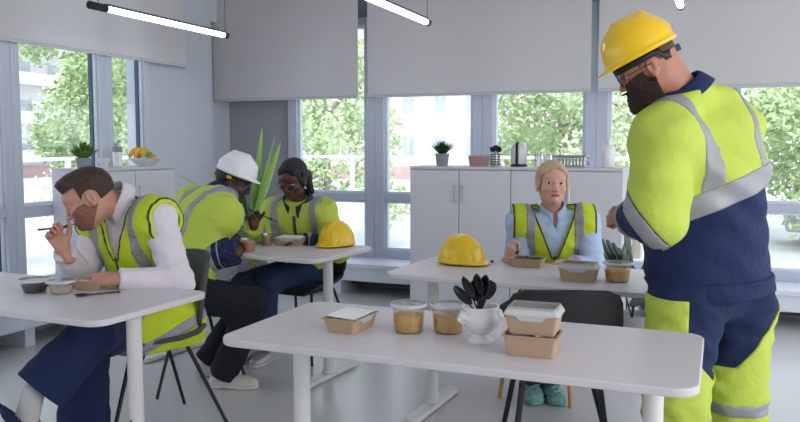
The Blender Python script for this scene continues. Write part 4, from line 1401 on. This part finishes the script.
# ------------------------------------------------------------------ blond woman
def person_blond():
    f = Fig(A3(553, 296, 4.36), A3(552, 243, 4.29), A3(553, 214, 4.26), A3(585, 222, 4.24), A3(521, 222, 4.26), -FV * 1.0 + RV * .05, .92, .95)
    f.arm('L', A3(570, 263, 3.99), RV * .35 - Vector((0, 0, .8)), .27, .24)
    f.arm('R', A3(509, 262, 4.02), -RV * .1 - Vector((0, 0, 1)), .27, .235)
    f.leg('L', A3(568, 327, 3.95), A3(549, 388, 4.13)); f.leg('R', A3(535, 327, 3.95), A3(533, 388, 4.13))
    H = Head(A3(552, 184, 4.21), W3(.03, -.99, .05), ZU + W3(.04, .05, 0), 1.0)
    hg = H.skin(f.neck - f.up * .03, True)
    hands = [hand(f.wrL, W3(-.95, -.05, .0), W3(-.1, -.35, -.9), (.35, .4, .5, .6), .3, -1, .92),
             hand(f.wrR, W3(.10, -.25, .95), W3(.85, .35, .15), (1.0, 1.2, 1.35, 1.4), .6, 1, .92)]
    o = f.make_body('blond woman in lime vest over light blue shirt sitting at the table facing the camera', M_skinf, hg, hands)
    O = f.o
    # hair
    g = H.hairfield(.012)
    F_, L_, U_ = H.loc(g)
    front = F_ - (.045 + .30 * np.maximum(U_ - .045, -.05) + 0 * L_)
    face = mx(F_ - .035, -(F_ - .0), U_ - .2) * 0 + 1
    reg = mx(F_ - (.052 + .35 * np.maximum(U_ - .06, 0)), np.where(U_ < .068, F_ - .022 - .1 * np.abs(L_) * 0, -1).astype(np.float32))
    g.wrinkle(.0012, 160)
    h = mx(g.d, reg, -(U_ + .085 + .5 * (F_ + .05)))
    g.d = h
    H.E(g, -.115, .0, .0, .032, .040, .038, k=.03)
    H.C(g, (.040, .068, .05), (.030, .076, -.035), .011, .007, k=.015); H.C(g, (.040, -.068, .05), (.032, -.076, -.02), .011, .006, k=.015)
    H.C(g, (.062, .02, .094), (.050, .062, .055), .012, .011, k=.02); H.C(g, (.062, -.0, .098), (.050, -.062, .055), .012, .011, k=.02)
    np_mesh('hair', [g.net()], M_hairblond, o, O, 1)
    H.small(o, O, look=(-.25, .12), brow=mat('brow_blond', (150, 112, 84), .8))
    # shirt
    lo, hi = f.bounds(f.tkeys() + f.akeys(), .15)
    g = Grid(lo, hi, .0055)
    f.torso(g, .008); f.arms(g, .012, loose=.008)
    g.wrinkle(.0022, 48)
    for q in 'LR': f.cutend(g, getattr(f, 'el' + q), getattr(f, 'wr' + q), np.linalg.norm(getattr(f, 'wr' + q) - getattr(f, 'el' + q)) - .03, .07)
    u0 = g.dot(f.neck, f.up); l0 = g.dot(f.neck, f.lat); f0 = g.dot(f.neck, f.fwd)
    # open collar
    g.d = mx(g.d, -mx(np.abs(l0) - .42 * (u0 + .055), -(u0 + .055), -f0 + .01), u0 - .022)
    np_mesh('shirt', [g.net()], M_shirtb, o, O, 1)
    collar(f, H, o, O, M_shirtb, .064, .06, .05, .35, lift=.04)
    vest(f, o, O, .222, .155, -.17, .026, (.128, .05), res=.005)
    # trousers, shoes
    trousers(f, o, O, mat('teal_trouser', (58, 66, 84), .9), .014, (.085, .062, .056, .042), .06)
    for q in 'LR':
        an = getattr(f, 'an' + q).copy()
        shoe(o, 'shoe', an * [1, 1, 0] + W3(0, .05, .0), an * [1, 1, 0] + W3(.02 * (1 if q == 'L' else -1), -.20, .0), M_teal, O, .05, .075, M_teal, fluffy=.004)
    # fork held over the salad box
    p0 = f.wrR + W3(.035, -.05, .10)
    tp = np.array([-.935, 3.83, .80])
    cutlery('plastic_fork', 'black fork held by the blond woman over her salad box', [p0, p0 * .35 + tp * .65, tp], 'fork', wide=tuple(RV))
    return f

def vest(f, o, O, sw, vw, bottom, off, stripes, res=.0055, zcut=None, extra=(), hband=None, zip_=True, skirt=0, trimw=.010, mat_=None):
    lo, hi = f.bounds(f.tkeys(), .2)
    if skirt: lo = lo - np.array([0, 0, skirt])
    g = Grid(lo, hi, res)
    f.torso(g, off)
    for sh, q_ in ((f.shL, 1), (f.shR, -1)):
        g.ell(sh + f.lat * q_ * .012 - ZU * .01, (.066, .066, .060), None, .03, off=off)
    if skirt:
        g.cone(f.pel, f.pel - ZU * skirt, .185 * f.w, .20 * f.w, .05, (f.fwd, .9), off=off)
    for a_, b_, ra_, rb_ in extra: g.cone(a_, b_, ra_, rb_, .05, off=off)
    g.wrinkle(.0035, 34, 2)
    u0 = g.dot(f.neck, f.up); l0 = g.dot((f.shL + f.shR) / 2, f.lat); f0 = g.dot(f.neck, f.fwd)
    fz = g.dot(f.chest, f.fwd)
    al = np.abs(l0)
    vb = .20
    # V neck on the front, round neck hole on top
    vv = mx(al - (.012 + .40 * (u0 + vb)), -(u0 + vb), -fz)
    hole = mx(np.sqrt(l0 * l0 + f0 * f0 * .8) - .088, -(u0 + .05))
    arm = sw - al + np.maximum(-u0 - .20, 0) * .6
    edge = mn(-vv * -1 if False else vv, hole)
    body = mx(g.d, -edge, -arm)
    low = -(g.dot(f.pel, f.up) - bottom) if zcut is None else -(g.dot(np.array([0, 0, zcut]), ZU))
    body = mx(body, low)
    thick = -(g.d + .02)
    root = np_mesh('safety_vest', [g.net(mx(body, thick))], mat_ or M_lime, o, O, 1)
    inside = mx(-edge, -arm, low)
    # tape over the shoulders
    sx, sw2 = stripes
    layer('reflective_stripe', g, mx(band(al, sx, sw2), inside + .004, -l0), .003, M_refl, root, O, .004)
    layer('reflective_stripe', g, mx(band(al, sx, sw2), inside + .004, l0), .003, M_refl, root, O, .004)
    if hband is not None:
        ub = g.dot(f.pel, f.up)
        layer('reflective_band', g, mx(band(ub, hband, .05), inside + .004), .004, M_refl, root, O, .004)
    # dark edging
    tr = mx(inside, -(inside + trimw), low + .02)
    layer('edging', g, tr, .004, M_trim, root, O, .006)
    if zip_:
        z = mx(np.abs(l0) - .006, -fz, u0 + vb - .01, low)
        layer('zip', g, z, .0045, M_trim, root, O, .004)
    return root

def trousers(f, o, O, m, off, r, cut, res=.0065, name='trousers', end=0, wr_amp=.003):
    lo, hi = f.bounds(f.lkeys(), .2)
    g = Grid(lo, hi, res)
    g.ell(f.pel, (.165 * f.w, .115, .11), (f.lat, f.fwd, f.up), .0, off=off)
    f.legs(g, off, r, end=end)
    g.wrinkle(wr_amp, 40, 5)
    for q in 'LR':
        kn, an = getattr(f, 'kn' + q), getattr(f, 'an' + q)
        f.cutend(g, kn, an, np.linalg.norm(an - kn) - cut, .13)
    t = np_mesh(name, [g.net()], m, o, O, 1)
    return t, g

# ------------------------------------------------------------------ bearded man eating at the left table
def person_eating():
    f = Fig(A3(158, 318, 3.74), A3(140, 248, 3.62), A3(122, 205, 3.58), A3(158, 220, 3.47), A3(101, 221, 3.66), W3(-.62, -.78, 0), 1.04, 1.0)
    f.arm('L', A3(115, 279, 3.26), W3(.75, .1, -.6), .30, .265)
    f.arm('R', A3(63, 249, 3.40), W3(-.2, .1, -1), .28, .25)
    f.plat = nv(W3(.75, -.66, 0))
    f.leg('L', A3(86, 338, 3.36), A3(83, 452, 3.30), A3(150, 325, 3.6)); f.leg('R', A3(92, 334, 3.12), A3(31, 400, 2.98), A3(140, 325, 3.75))
    H = Head(A3(89, 198, 3.47), W3(-.80, -.34, -.50), ZU + W3(-.3, 0, 0), 1.10)
    hg = H.skin(f.neck - f.up * .01)
    hands = [hand(f.wrL, W3(-.97, .0, -.06), W3(-.1, .55, -.75), (.35, .45, .55, .7), .3, -1, 1.0),
             hand(f.wrR, W3(-.45, -.05, .8), W3(.5, -.6, .3), (1.25, 1.4, 1.5, 1.55), .8, 1, .98)]
    o = f.make_body('bearded man in lime vest over white shirt eating at the left table', M_skinm, hg, hands)
    O = f.o
    g = H.hairfield(.006)
    F_, L_, U_ = H.loc(g)
    H.E(g, .045, .01, .092, .048, .050, .028, k=.03)
    g.wrinkle(.0016, 130)
    line = np.where(U_ > .062, F_ - .078 - .2 * (U_ - .06), F_ - (.028 + 0 * U_)).astype(np.float32)
    side = mx(-(U_ + .035 + .25 * (F_ + .02)), -1 + 0 * U_)
    earcut = .034 - np.sqrt((F_ + .006) ** 2 + (U_ + .008) ** 2) 
    g.d = mx(g.d, line, side, np.where(np.abs(L_) > .05, earcut, -1).astype(np.float32))
    np_mesh('hair', [g.net()], M_hairb, o, O, 1)
    beard(H, o, O, M_stub, .0022, 0)
    H.small(o, O, look=(0, -.5), brow=M_hairb, closed=M_skinm)
    lo, hi = f.bounds(f.tkeys() + f.akeys(), .16)
    g = Grid(lo, hi, .0058)
    f.torso(g, .010); f.arms(g, .012, loose=.010)
    g.wrinkle(.003, 42)
    for q in 'LR': f.cutend(g, getattr(f, 'el' + q), getattr(f, 'wr' + q), np.linalg.norm(getattr(f, 'wr' + q) - getattr(f, 'el' + q)) - (.015), .07)
    u0 = g.dot(f.neck, f.up); l0 = g.dot(f.neck, f.lat); f0 = g.dot(f.neck, f.fwd)
    g.d = mx(g.d, u0 - .035)
    g2 = g.d
    # collar ring
    nb = f.neck; hv = nv(H.c - H.U * .08 - nb)
    sh = np_mesh('shirt', [g.net()], M_shirtw, o, O, 1)
    collar(f, H, sh, O, M_shirtw, .078, .06, .05, open_=.5, lift=.045)
    vest(f, o, O, .245, .155, -.13, .034, (.128, .052), hband=.03, skirt=.16, res=.006, zcut=.415, extra=[(A3(172, 318, 3.64), A3(137, 327, 3.50), .108, .10), (A3(176, 330, 3.66), A3(140, 338, 3.50), .09, .09)])
    trousers(f, o, O, M_navyt, .020, (.088, .074, .070, .075), .045, end=.02)
    # crossed foot: sock and brown shoe; other foot flat on the floor
    an = f.anR; 
    d = nv(W3(-.75, -.35, -.52))
    k = Grid(an - .2, an + .2, .005); k.cone(an + W3(.01, 0, .03), an + W3(-.015, -.01, -.075), .043, .045, 0)
    np_mesh('sock', [k.net()], M_sock, o, O, 1)
    shoe(o, 'shoe', an + W3(.035, .02, -.125), an + W3(.035, .02, -.125) + d * .27, M_shoebr, O, .046, .065, M_black, up=W3(-.35, 0, .9))
    a2 = f.anL
    shoe(o, 'shoe', a2 * [1, 1, 0] + W3(.03, .05, 0), a2 * [1, 1, 0] + W3(-.15, -.19, 0), M_shoebr, O, .046, .07, M_black)
    hnd = f.wrR + W3(-.035, -.06, .085)
    mouth = H.p(.105, 0, -.060)
    tail = hnd + W3(-.035, -.02, .008)
    cutlery('plastic_fork', 'black fork held at the mouth of the bearded man eating', [tail, hnd * .45 + mouth * .55, mouth], 'fork', wide=tuple(FV))
    return f

def collar(f, H, parent, O, m, r, h1, h2, open_=.4, name='collar', lean=None, lift=0):
    """stand-and-fall collar: ring round the neck, open at the front"""
    k = MB()
    ax = nv(f.up * .5 + nv(H.c - f.neck) * .5) if lean is None else nv(lean)
    fw = nv(f.fwd - ax * (f.fwd @ ax)); la = np.cross(ax, fw)
    rows = []
    n = 20
    for i in range(n + 1):
        a = -PI + (2 * PI) * i / n
        a = a * (1 - open_ / PI / 1.0 * .5)
        # a = 0 at the back
        dd = -fw * math.cos(a) + la * math.sin(a)
        fr_ = (abs(a) / PI) ** 2
        c = f.neck + ax * lift
        rows.append([c + dd * (r * .90) + ax * (.045 - .05 * fr_) + fw * .02 * fr_, c + dd * (r * 1.0) + ax * (.040 - .05 * fr_) + fw * .02 * fr_, c + dd * (r * 1.30) + ax * (-.012 - .085 * fr_) + fw * .02 * fr_])
    vs = [[k.b.verts.new(Vector(p - O)) for p in rr] for rr in rows]
    for a, b in zip(vs, vs[1:]):
        for j in range(2): k.b.faces.new((a[j], a[j + 1], b[j + 1], b[j]))
    # inner drop
    ins = [k.b.verts.new(Vector(rr[0] - ax * .06 - O)) for rr in rows]
    for i in range(n): k.b.faces.new((ins[i], vs[i][0], vs[i + 1][0], ins[i + 1]))
    c = k.build(name, m, parent)
    s_ = c.modifiers.new('s', 'SUBSURF'); s_.levels = s_.render_levels = 1
    s_ = c.modifiers.new('t', 'SOLIDIFY'); s_.thickness = .005
    return c

def beard(H, o, O, m, off, long_=0, name='beard'):
    g = H.skin(H.p(-.03, 0, -.16), res=.003)
    g.d -= off
    if long_:
        H.E(g, .062, 0, -.115, .040, .042, .05, k=.04)
        H.C(g, (.07, 0, -.12), (.068, 0, -.12 - long_), .04, .018, k=.03)
    g.wrinkle(.0014, 170, 3)
    F_, L_, U_ = H.loc(g)
    reg = mx(U_ + .030 + np.where(np.abs(L_) < .045, .0, -.05 * 1).astype(np.float32) - .0, -(F_ + .002 - .0), U_ + .006)
    lipcut = .011 - np.sqrt(((U_ + .060) * 1.5) ** 2 + (np.maximum(np.abs(L_) - .013, 0)) ** 2)
    nose = mx(-(F_ - .06), -(U_ + .046), np.abs(L_) - .0 - .05)
    upper = np.where(np.abs(L_) < .036, U_ + .046, U_ + .030 - .6 * (np.abs(L_) - .036)).astype(np.float32)
    g.d = mx(g.d, -(F_ + .004) if long_ else mx(-(F_ + .004 + .9 * (U_ + .055)), -(U_ + .125)), .030 - np.sqrt((F_ + .006) ** 2 + (U_ + .010) ** 2), upper, np.where(F_ > .07, lipcut, -1).astype(np.float32), U_ - .0)
    return np_mesh(name, [g.net()], m, o, O, 1)

# ------------------------------------------------------------------ work jackets with tape
def jacket(f, o, O, off, loose, m_main, res=.006, tape=(.12, .05), hband=None, wr_amp=.004, cuff_trim=.02, lime_from=None, sleeve_band=None, navy_cuff=None, bottom=-.10, front_zip=False, arm_r=(.053, .047, .044, .033), skirt=0, low_m=None, name='work_jacket', bellyw=0):
    lo, hi = f.bounds(f.tkeys() + f.akeys(), .2)
    g = Grid(lo, hi, res)
    f.torso(g, off)
    if skirt: g.cone(f.pel, f.pel - f.up * skirt, .165 * f.w, .172 * f.w, .05, (f.fwd, .78), off=off)
    f.arms(g, off * .75, loose=loose, r=arm_r)
    g.wrinkle(wr_amp, 30, 1)
    low = -(g.dot(f.pel, f.up) - bottom)
    arms_near = None
    for q in 'LR':
        el, wr = getattr(f, 'el' + q), getattr(f, 'wr' + q)
        t, r = g.seg(el, wr)
        arms_near = r if arms_near is None else np.minimum(arms_near, r)
        f.cutend(g, el, wr, np.linalg.norm(wr - el) - cuff_trim, .095)
    u0 = g.dot(f.neck, f.up)
    l0 = g.dot((f.shL + f.shR) / 2, f.lat); fz = g.dot(f.chest, f.fwd)
    up_ = g.dot(f.pel, f.up)
    g.d = mx(g.d, u0 - .03)
    # keep sleeves when trimming the hem
    g.d = np.where((up_ < bottom) & (arms_near < .12) & (up_ > bottom - .5) & (np.abs(l0) > .2), g.d, np.maximum(g.d, low)).astype(np.float32)
    root = np_mesh(name, [g.net()], low_m or m_main, o, O, 1)
    return g, root, dict(u0=u0, l0=l0, fz=fz, up=up_, low=low)

def armdist(f, g, q):
    sh, el, wr = (getattr(f, k + q) for k in ('sh', 'el', 'wr'))
    t1, r1 = g.seg(sh, el); t2, r2 = g.seg(el, wr)
    return t1, r1, t2, r2, np.linalg.norm(el - sh), np.linalg.norm(wr - el)

# ------------------------------------------------------------------ worker in the white hard hat
def person_white_hat():
    f = Fig(A3(183, 283, 4.36), A3(203, 226, 4.46), A3(222, 193, 4.56), A3(193, 203, 4.68), A3(224, 216, 4.40), W3(.78, .62, -.2), 1.0, 1.05)
    f.arm('R', A3(238, 251, 4.32), W3(-.5, -.3, -1), .30, .26)
    f.arm('L', A3(236, 246, 4.74), W3(-.2, .5, -.8), .30, .27)
    f.plat = nv(W3(.55, -.83, 0)) * -1
    f.leg('R', A3(254, 303, 4.20), A3(222, 378, 4.27), A3(192, 296, 4.25)); f.leg('L', A3(250, 300, 4.52), A3(206, 364, 4.50), A3(188, 293, 4.45))
    H = Head(A3(233, 182, 4.62), W3(.86, .2, -.36), ZU + W3(.3, 0, 0), 1.0)
    hg = H.skin(f.neck - f.up * .01)
    hands = [hand(f.wrR, W3(-.1, .95, .1), W3(-.6, .2, -.5), (.9, 1.0, 1.1, 1.2), .6, 1, 1.0),
             hand(f.wrL, W3(.1, -.7, .5), W3(.5, -.3, -.6), (.9, 1.0, 1.1, 1.2), .6, -1, 1.0)]
    o = f.make_body('dark skinned worker in white hard hat leaning over the back table with his back turned', M_skind2, hg, hands)
    O = f.o
    g = H.hairfield(.004)
    F_, L_, U_ = H.loc(g)
    g.d = mx(g.d, F_ - .03, -(U_ + .05 + .5 * (F_ + .06)), np.where(np.abs(L_) > .05, .034 - np.sqrt((F_ + .006) ** 2 + (U_ + .008) ** 2), -1).astype(np.float32))
    np_mesh('hair', [g.net()], M_hairk, o, O, 1)
    H.small(o, O, lips=M_lipsd, brow=M_hairk)
    glasses(H, o, O)
    helmet(M_helw, o, Vector(H.p(.004, 0, .052) - O), rot_from(H.F, H.U), M_stag, .84)
    g, j, c = jacket(f, o, O, .034, .016, M_limed, tape=None, bottom=-.06, wr_amp=.004, cuff_trim=.005)
    al = np.abs(c['l0'])
    t1, r1, t2, r2, La, Lf = armdist(f, g, 'R'); s1, q1, s2, q2, Lb, Lg = armdist(f, g, 'L')
    notarm = mx(.10 - r2, .10 - q2)
    for s_ in (1, -1):
        layer('reflective_stripe', g, mx(band(al, .118, .05), -s_ * c['l0'], -(c['u0'] + .50), .085 - r2), .004, M_refl, j, O, .004)
    layer('navy_panel', g, mx(band(t2, Lf - .06, .14), r2 - .09), .003, M_navy, j, O, .004)
    layer('reflective_cuff', g, mx(band(t2, Lf - .155, .05), r2 - .09), .004, M_refl, j, O, .004)
    layer('reflective_cuff', g, mx(band(t2, Lf - .095, .012), r2 - .09), .005, M_refl, j, O, .004)
    layer('navy_panel', g, mx(band(s2, Lg - .06, .14), q2 - .09), .003, M_navy, j, O, .004)
    layer('navy_hem', g, mx(c['up'] - .06, mn(.1 - r2, 0 * r2) + 0, c['low']), .004, M_navy, j, O, .004)
    collar(f, H, j, O, M_navy, .078, .06, .05, .6)
    trousers(f, o, O, M_blackt, .020, (.086, .068, .064, .052), .02, end=.008)
    for q, sh_ in (('R', 0), ('L', 1)):
        an = getattr(f, 'an' + q)
        shoe(o, 'shoe', an * [1, 1, 0] + W3(-.06, .0, 0), an * [1, 1, 0] + W3(.215, -.03, 0), M_shoew, O, .048, .07)
    return f

# ------------------------------------------------------------------ seated dark skinned woman
def person_seated_woman():
    f = Fig(A3(303, 268, 5.14), A3(300, 226, 5.06), A3(298, 203, 4.99), A3(321, 211, 4.95), A3(277, 212, 5.02), W3(-.15, -.98, -.1), .93, 1.0)
    f.arm('R', A3(254, 226, 4.78), W3(-.5, .1, -1), .275, .25)
    f.arm('L', A3(303, 243, 4.76), W3(.8, .1, -.8), .275, .25)
    f.leg('L', A3(266, 283, 4.72), A3(266, 352, 4.78)); f.leg('R', A3(243, 285, 4.72), A3(250, 348, 4.86))
    H = Head(A3(293, 179, 4.90), W3(-.34, -.86, -.38), ZU + W3(-.05, -.25, 0), 1.0)
    hg = H.skin(f.neck - f.up * .02, True)
    hands = [hand(f.wrR, W3(-.1, -.3, .9), W3(.6, -.6, -.1), (1.3, 1.4, 1.5, 1.6), .8, 1, .92),
             hand(f.wrL, W3(-.95, -.2, .0), W3(-.1, -.3, -.9), (.4, .5, .6, .7), .4, -1, .92)]
    o = f.make_body('dark skinned woman with black hair in lime jacket sitting at the back table', M_skind, hg, hands)
    O = f.o
    g = H.hairfield(.013)
    F_, L_, U_ = H.loc(g)
    g.wrinkle(.001, 150)
    g.d = mx(g.d, np.where(U_ > .055, F_ - .075, F_ - .018).astype(np.float32), -(U_ + .08 + .4 * (F_ + .05)))
    H.E(g, -.115, .02, -.02, .035, .04, .04, k=.02)
    H.C(g, (-.115, .03, -.03), (-.10, .06, -.13), .032, .02, k=.03)
    H.C(g, (.055, .045, .078), (.02, .078, -.02), .014, .012, k=.02); H.C(g, (.055, -.045, .078), (.02, -.078, -.02), .014, .012, k=.02)
    np_mesh('hair', [g.net()], M_hairk, o, O, 1)
    H.small(o, O, look=(0, -.4), lips=M_lipsd, brow=M_hairk)
    glasses(H, o, O)
    g, j, c = jacket(f, o, O, .028, .012, M_limed, bottom=-.05, wr_amp=.003, cuff_trim=.01)
    al = np.abs(c['l0'])
    t1, r1, t2, r2, La, Lf = armdist(f, g, 'R'); s1, q1, s2, q2, Lb, Lg = armdist(f, g, 'L')
    for s_ in (1, -1):
        layer('reflective_stripe', g, mx(band(al, .128, .05), -s_ * c['l0'], -(c['u0'] + .36), .06 - r2, .06 - q2), .004, M_refl, j, O, .004)
    layer('zip', g, mx(al - .011, -c['fz'], c['u0'] + .04), .006, M_trim, j, O, .004)
    layer('navy_panel', g, mx(band(s2, Lg - .05, .12), q2 - .08), .003, M_navy, j, O, .004)
    layer('reflective_cuff', g, mx(band(t2, Lf - .10, .04), r2 - .08), .004, M_refl, j, O, .004)
    layer('navy_hem', g, mx(c['up'] - .05, .09 - r2, c['low']), .004, M_navy, j, O, .004)
    collar(f, H, j, O, M_navy, .088, .06, .05, .5, lift=.03)
    trousers(f, o, O, M_jean, .014, (.084, .064, .058, .046), .03, end=.004)
    for q in 'LR':
        an = getattr(f, 'an' + q)
        shoe(o, 'shoe', an * [1, 1, 0] + W3(.04, .09, 0), an * [1, 1, 0] + W3(-.06, -.16, 0), M_shoes, O, .046, .07)
    p0 = f.wrR + W3(.02, -.06, .09); tp = p0 + W3(.14, -.02, -.06)
    cutlery('plastic_fork', 'dark fork in the right hand of the woman at the back table', [p0 + W3(-.04, 0, .02), p0 * .5 + tp * .5, tp], 'fork', wide=tuple(FV))
    return f

# ------------------------------------------------------------------ standing man
def person_standing():
    f = Fig(A3(712, 282, 2.95), A3(706, 168, 2.93), A3(682, 92, 2.86), A3(668, 130, 2.74), A3(742, 124, 3.00), W3(-.72, .70, 0), 1.12, 1.1)
    f.belly = 1
    f.shL = A3(664, 139, 2.75); f.shR = A3(731, 130, 3.02)
    f.elL, f.wrL = A3(657, 214, 2.68), A3(634, 219, 2.89)
    f.elR, f.wrR = A3(722, 206, 3.20), A3(662, 214, 3.26)
    f.plat = nv(W3(-.7, -.71, 0))
    f.leg('L', A3(676, 388, 2.80), A3(676, 495, 2.83), A3(688, 300, 2.88)); f.leg('R', A3(734, 386, 3.0), A3(738, 490, 3.06), A3(736, 300, 3.02))
    H = Head(A3(647, 67, 2.84), W3(-.84, .22, -.46), ZU + W3(-.3, 0, 0), 1.02)
    hg = H.skin(f.neck - f.up * .02)
    hg.cone(H.p(-.05, 0, -.02), f.neck - f.up * .03, .060, .070, .03)
    hands = [hand(f.wrL, W3(-.75, .6, .1), W3(.5, .5, -.5), (1.2, 1.3, 1.4, 1.4), .6, -1, 1.05),
             hand(f.wrR, W3(-.8, -.1, .2), W3(0, -.5, -.6), (.6, .7, .8, .9), .4, 1, 1.05)]
    o = f.make_body('large bearded man in yellow hard hat and lime navy workwear standing with his back turned', M_skins, hg, hands)
    O = f.o
    # cropped hair at the back of the head
    g = H.hairfield(.0025)
    F_, L_, U_ = H.loc(g)
    g.d = mx(g.d, F_ - .03, -(U_ - .0 + .1 * (F_ + .06)), np.where(np.abs(L_) > .05, .036 - np.sqrt((F_ + .006) ** 2 + (U_ + .008) ** 2), -1).astype(np.float32))
    np_mesh('hair', [g.net()], mat('hair_cropped', (92, 66, 54), .8, noise=.3, nscale=120), o, O, 1)
    beard(H, o, O, M_beard, .011, .055)
    H.small(o, O, look=(0, -.3), brow=M_beard)
    glasses(H, o, O, r=.024)
    helmet(M_yel, o, Vector(H.p(.004, 0, .050) - O), rot_from(H.F, H.U), None, .92)
    lo, hi = f.bounds(f.tkeys() + f.akeys(), .24)
    g = Grid(lo, hi, .0065)
    f.torso(g, .038)
    # bulky back of the jacket and boxy skirt
    g.ell(f.chest - f.fwd * .02 + f.up * .02, (.20, .15, .26), (f.lat, f.fwd, f.up), .06)
    g.cone(f.chest - f.up * .10, f.pel - ZU * .02, .20, .212, .08, (f.fwd, .86))
    f.arms(g, .03, loose=.022, r=(.046, .053, .05, .026))
    g.wrinkle(.0065, 22, 1)
    for q in 'LR':
        el, wr = getattr(f, 'el' + q), getattr(f, 'wr' + q)
        f.cutend(g, el, wr, np.linalg.norm(wr - el) - .01, .11)
    t1, r1, t2, r2, La, Lf = armdist(f, g, 'L'); s1, q1, s2, q2, Lb, Lg = armdist(f, g, 'R')
    u0 = g.dot(f.neck, f.up); up_ = g.dot(f.pel, f.up)
    l0 = g.dot((f.shL + f.shR) / 2, f.lat); al = np.abs(l0); fz = g.dot(f.chest, f.fwd)
    zh = g.dot(f.pel, nv(ZU + W3(-.06, 0, 0)))
    low = -(zh + .04)
    g.d = mx(g.d, u0 - .02, low)
    j = np_mesh('work_jacket', [g.net()], M_navy, o, O, 1)
    # lime upper part and sleeves
    zb = g.dot(A3(722, 196, 2.75), nv(ZU + W3(-.42, .08, 0)))      # band height on the back
    armL = mn(r1 - .12, r2 - .10); armR = mn(q1 - .12, q2 - .10)
    isarm = mn(armL, armR)
    sl = g.dot(f.elL, nv(W3(-.72, .3, -.62)))
    # left sleeve: everything nearer to the arm axes than to the trunk
    lat_out = l0 - .155
    sleeveL = mx(mn(mx(r1 - .115, t1 + -.02 - La * 1.2), r2 - .105), -(lat_out + .02))
    upper = -(zb)            # above band
    sleeve_lime = mx(mn(mx(r1 - .16, -(t1 - .05)), r2 - .16), -(l0 - .150), sl - .03, t2 - .07)
    sleeve_limeR = mx(mn(mx(q1 - .11, -(s1 - .05)), q2 - .10), (l0 + .135), (s2 - (Lg - .135)))
    fore = mn(mx(r2 - .13, .03 - sl, .15 - l0), mx(r2 - .13, .07 - t2, .13 - l0))
    lime = mn(mx(upper, u0 - .01, -fore), sleeve_lime, sleeve_limeR)
    layer('lime_panel', g, lime, .007, M_limed, j, O, .012, 0)
    notarm = mx(-(mx(r1 - .095, -(l0 - .15))), -(mx(q1 - .095, l0 + .15)))
    layer('reflective_band', g, mx(band(zb, .0, .082), mn(.11 - r2 , 0 * r2 + .2), l0 - .165), .010, M_refl, j, O, .004)
    sx = .105
    for s_ in (1, -1):
        layer('reflective_stripe', g, mx(band(al - .42 * np.maximum(u0 + .20, 0), sx + .005, .058), -s_ * l0, .038 - zb, u0 - .01), .010, M_refl, j, O, .004)
    layer('reflective_cuff', g, mx(band(sl, .058, .052), r2 - .15, .02 - l0 + .12), .007, M_refl, j, O, .004)
    layer('reflective_cuff', g, mx(band(t2, Lf - .05, .024), r2 - .13), .006, M_refl, j, O, .004)
    layer('hem_band', g, mx(zh - .03, low, .10 - r2), .010, M_navy, j, O, .014)
    k = MB()
    for i in range(2):
        p = A3(704 + 14 * i, 283 - i, 2.66)
    collar(f, H, j, O, M_navy, .092, .07, .06, .6, lean=nv(f.up * .6 + nv(H.c - f.neck) * .6))
    tr, g = trousers(f, o, O, M_navyt, .022, (.112, .094, .086, .078), .03, res=.007, end=.01, wr_amp=.005)
    X, Y, Z = g.P()
    a0 = g.dot(A3(690, 200, 2.9), np.array(RV)); b0 = g.dot(A3(690, 200, 2.9), np.array(FV))
    zz = (Z + 0 * X + 0 * Y).astype(np.float32)
    px_ = a0      # to the right in metres from the left thigh axis
    legL, legR = g.seg(f.hiL, f.knL)[1], g.seg(f.hiR, f.knR)[1]
    lowL = g.seg(f.knL, f.anL)[1]; lowR = g.seg(f.knR, f.anR)[1]
    isL = mn(legL, lowL) - mn(legR, lowR)
    # lime panels: front thigh patch, and everything under a slanted line above the knee
    fr = -g.dot(f.hiL, nv(W3(-.85, .35, 0))) + .0
    patch = mx(isL, fr - .01, zz - .79, -(zz - .30))
    vL = np.abs(px_ - .045) * 1.9
    lowlime = mx(zz - (.50 + vL * .55 - 0 * zz), -(zz - .13), isL)
    layer('lime_panel', g, mn(patch, lowlime), .007, M_limed, tr, O, .012)
    wR = a0 - .17
    layer('lime_panel', g, mx(zz - (.505 + 1.2 * np.maximum(a0 - .19, 0)), -(zz - .12), -isL), .007, M_limed, tr, O, .012)
    for isx in (isL, -isL):
        layer('reflective_band', g, mx(band(zz - .02 * 0, .335, .055), isx), .010, M_refl, tr, O, .004)
    for q in 'LR':
        an = getattr(f, 'an' + q)
        shoe(o, 'shoe', an * [1, 1, 0] + W3(.06, -.05, 0), an * [1, 1, 0] + W3(-.15, .16, 0), M_blackpl, O, .052, .08, M_black)
    return f

person_blond()
person_eating()
person_white_hat()
person_seated_woman()
person_standing()

# hard hats resting on the tables
for (x, y, D, fa, lb) in ((462, 267, 3.99, (.75, -.66), 'yellow hard hat lying on the table left of the blond woman'), (336, 242, 4.72, (-.5, -.86), 'yellow hard hat at the right end of the back table')):
    p = at(x, y, D); d = dirv(*fa); rz = math.atan2(d.y, d.x) - PI / 2
    h = helmet(M_yel, None, Vector((p.x, p.y, .7535)), Matrix.Rotation(rz, 3, 'Z') @ Matrix.Rotation(0.0, 3, 'X'), None, .88, True)
    tag(h, lb, 'hard hat')
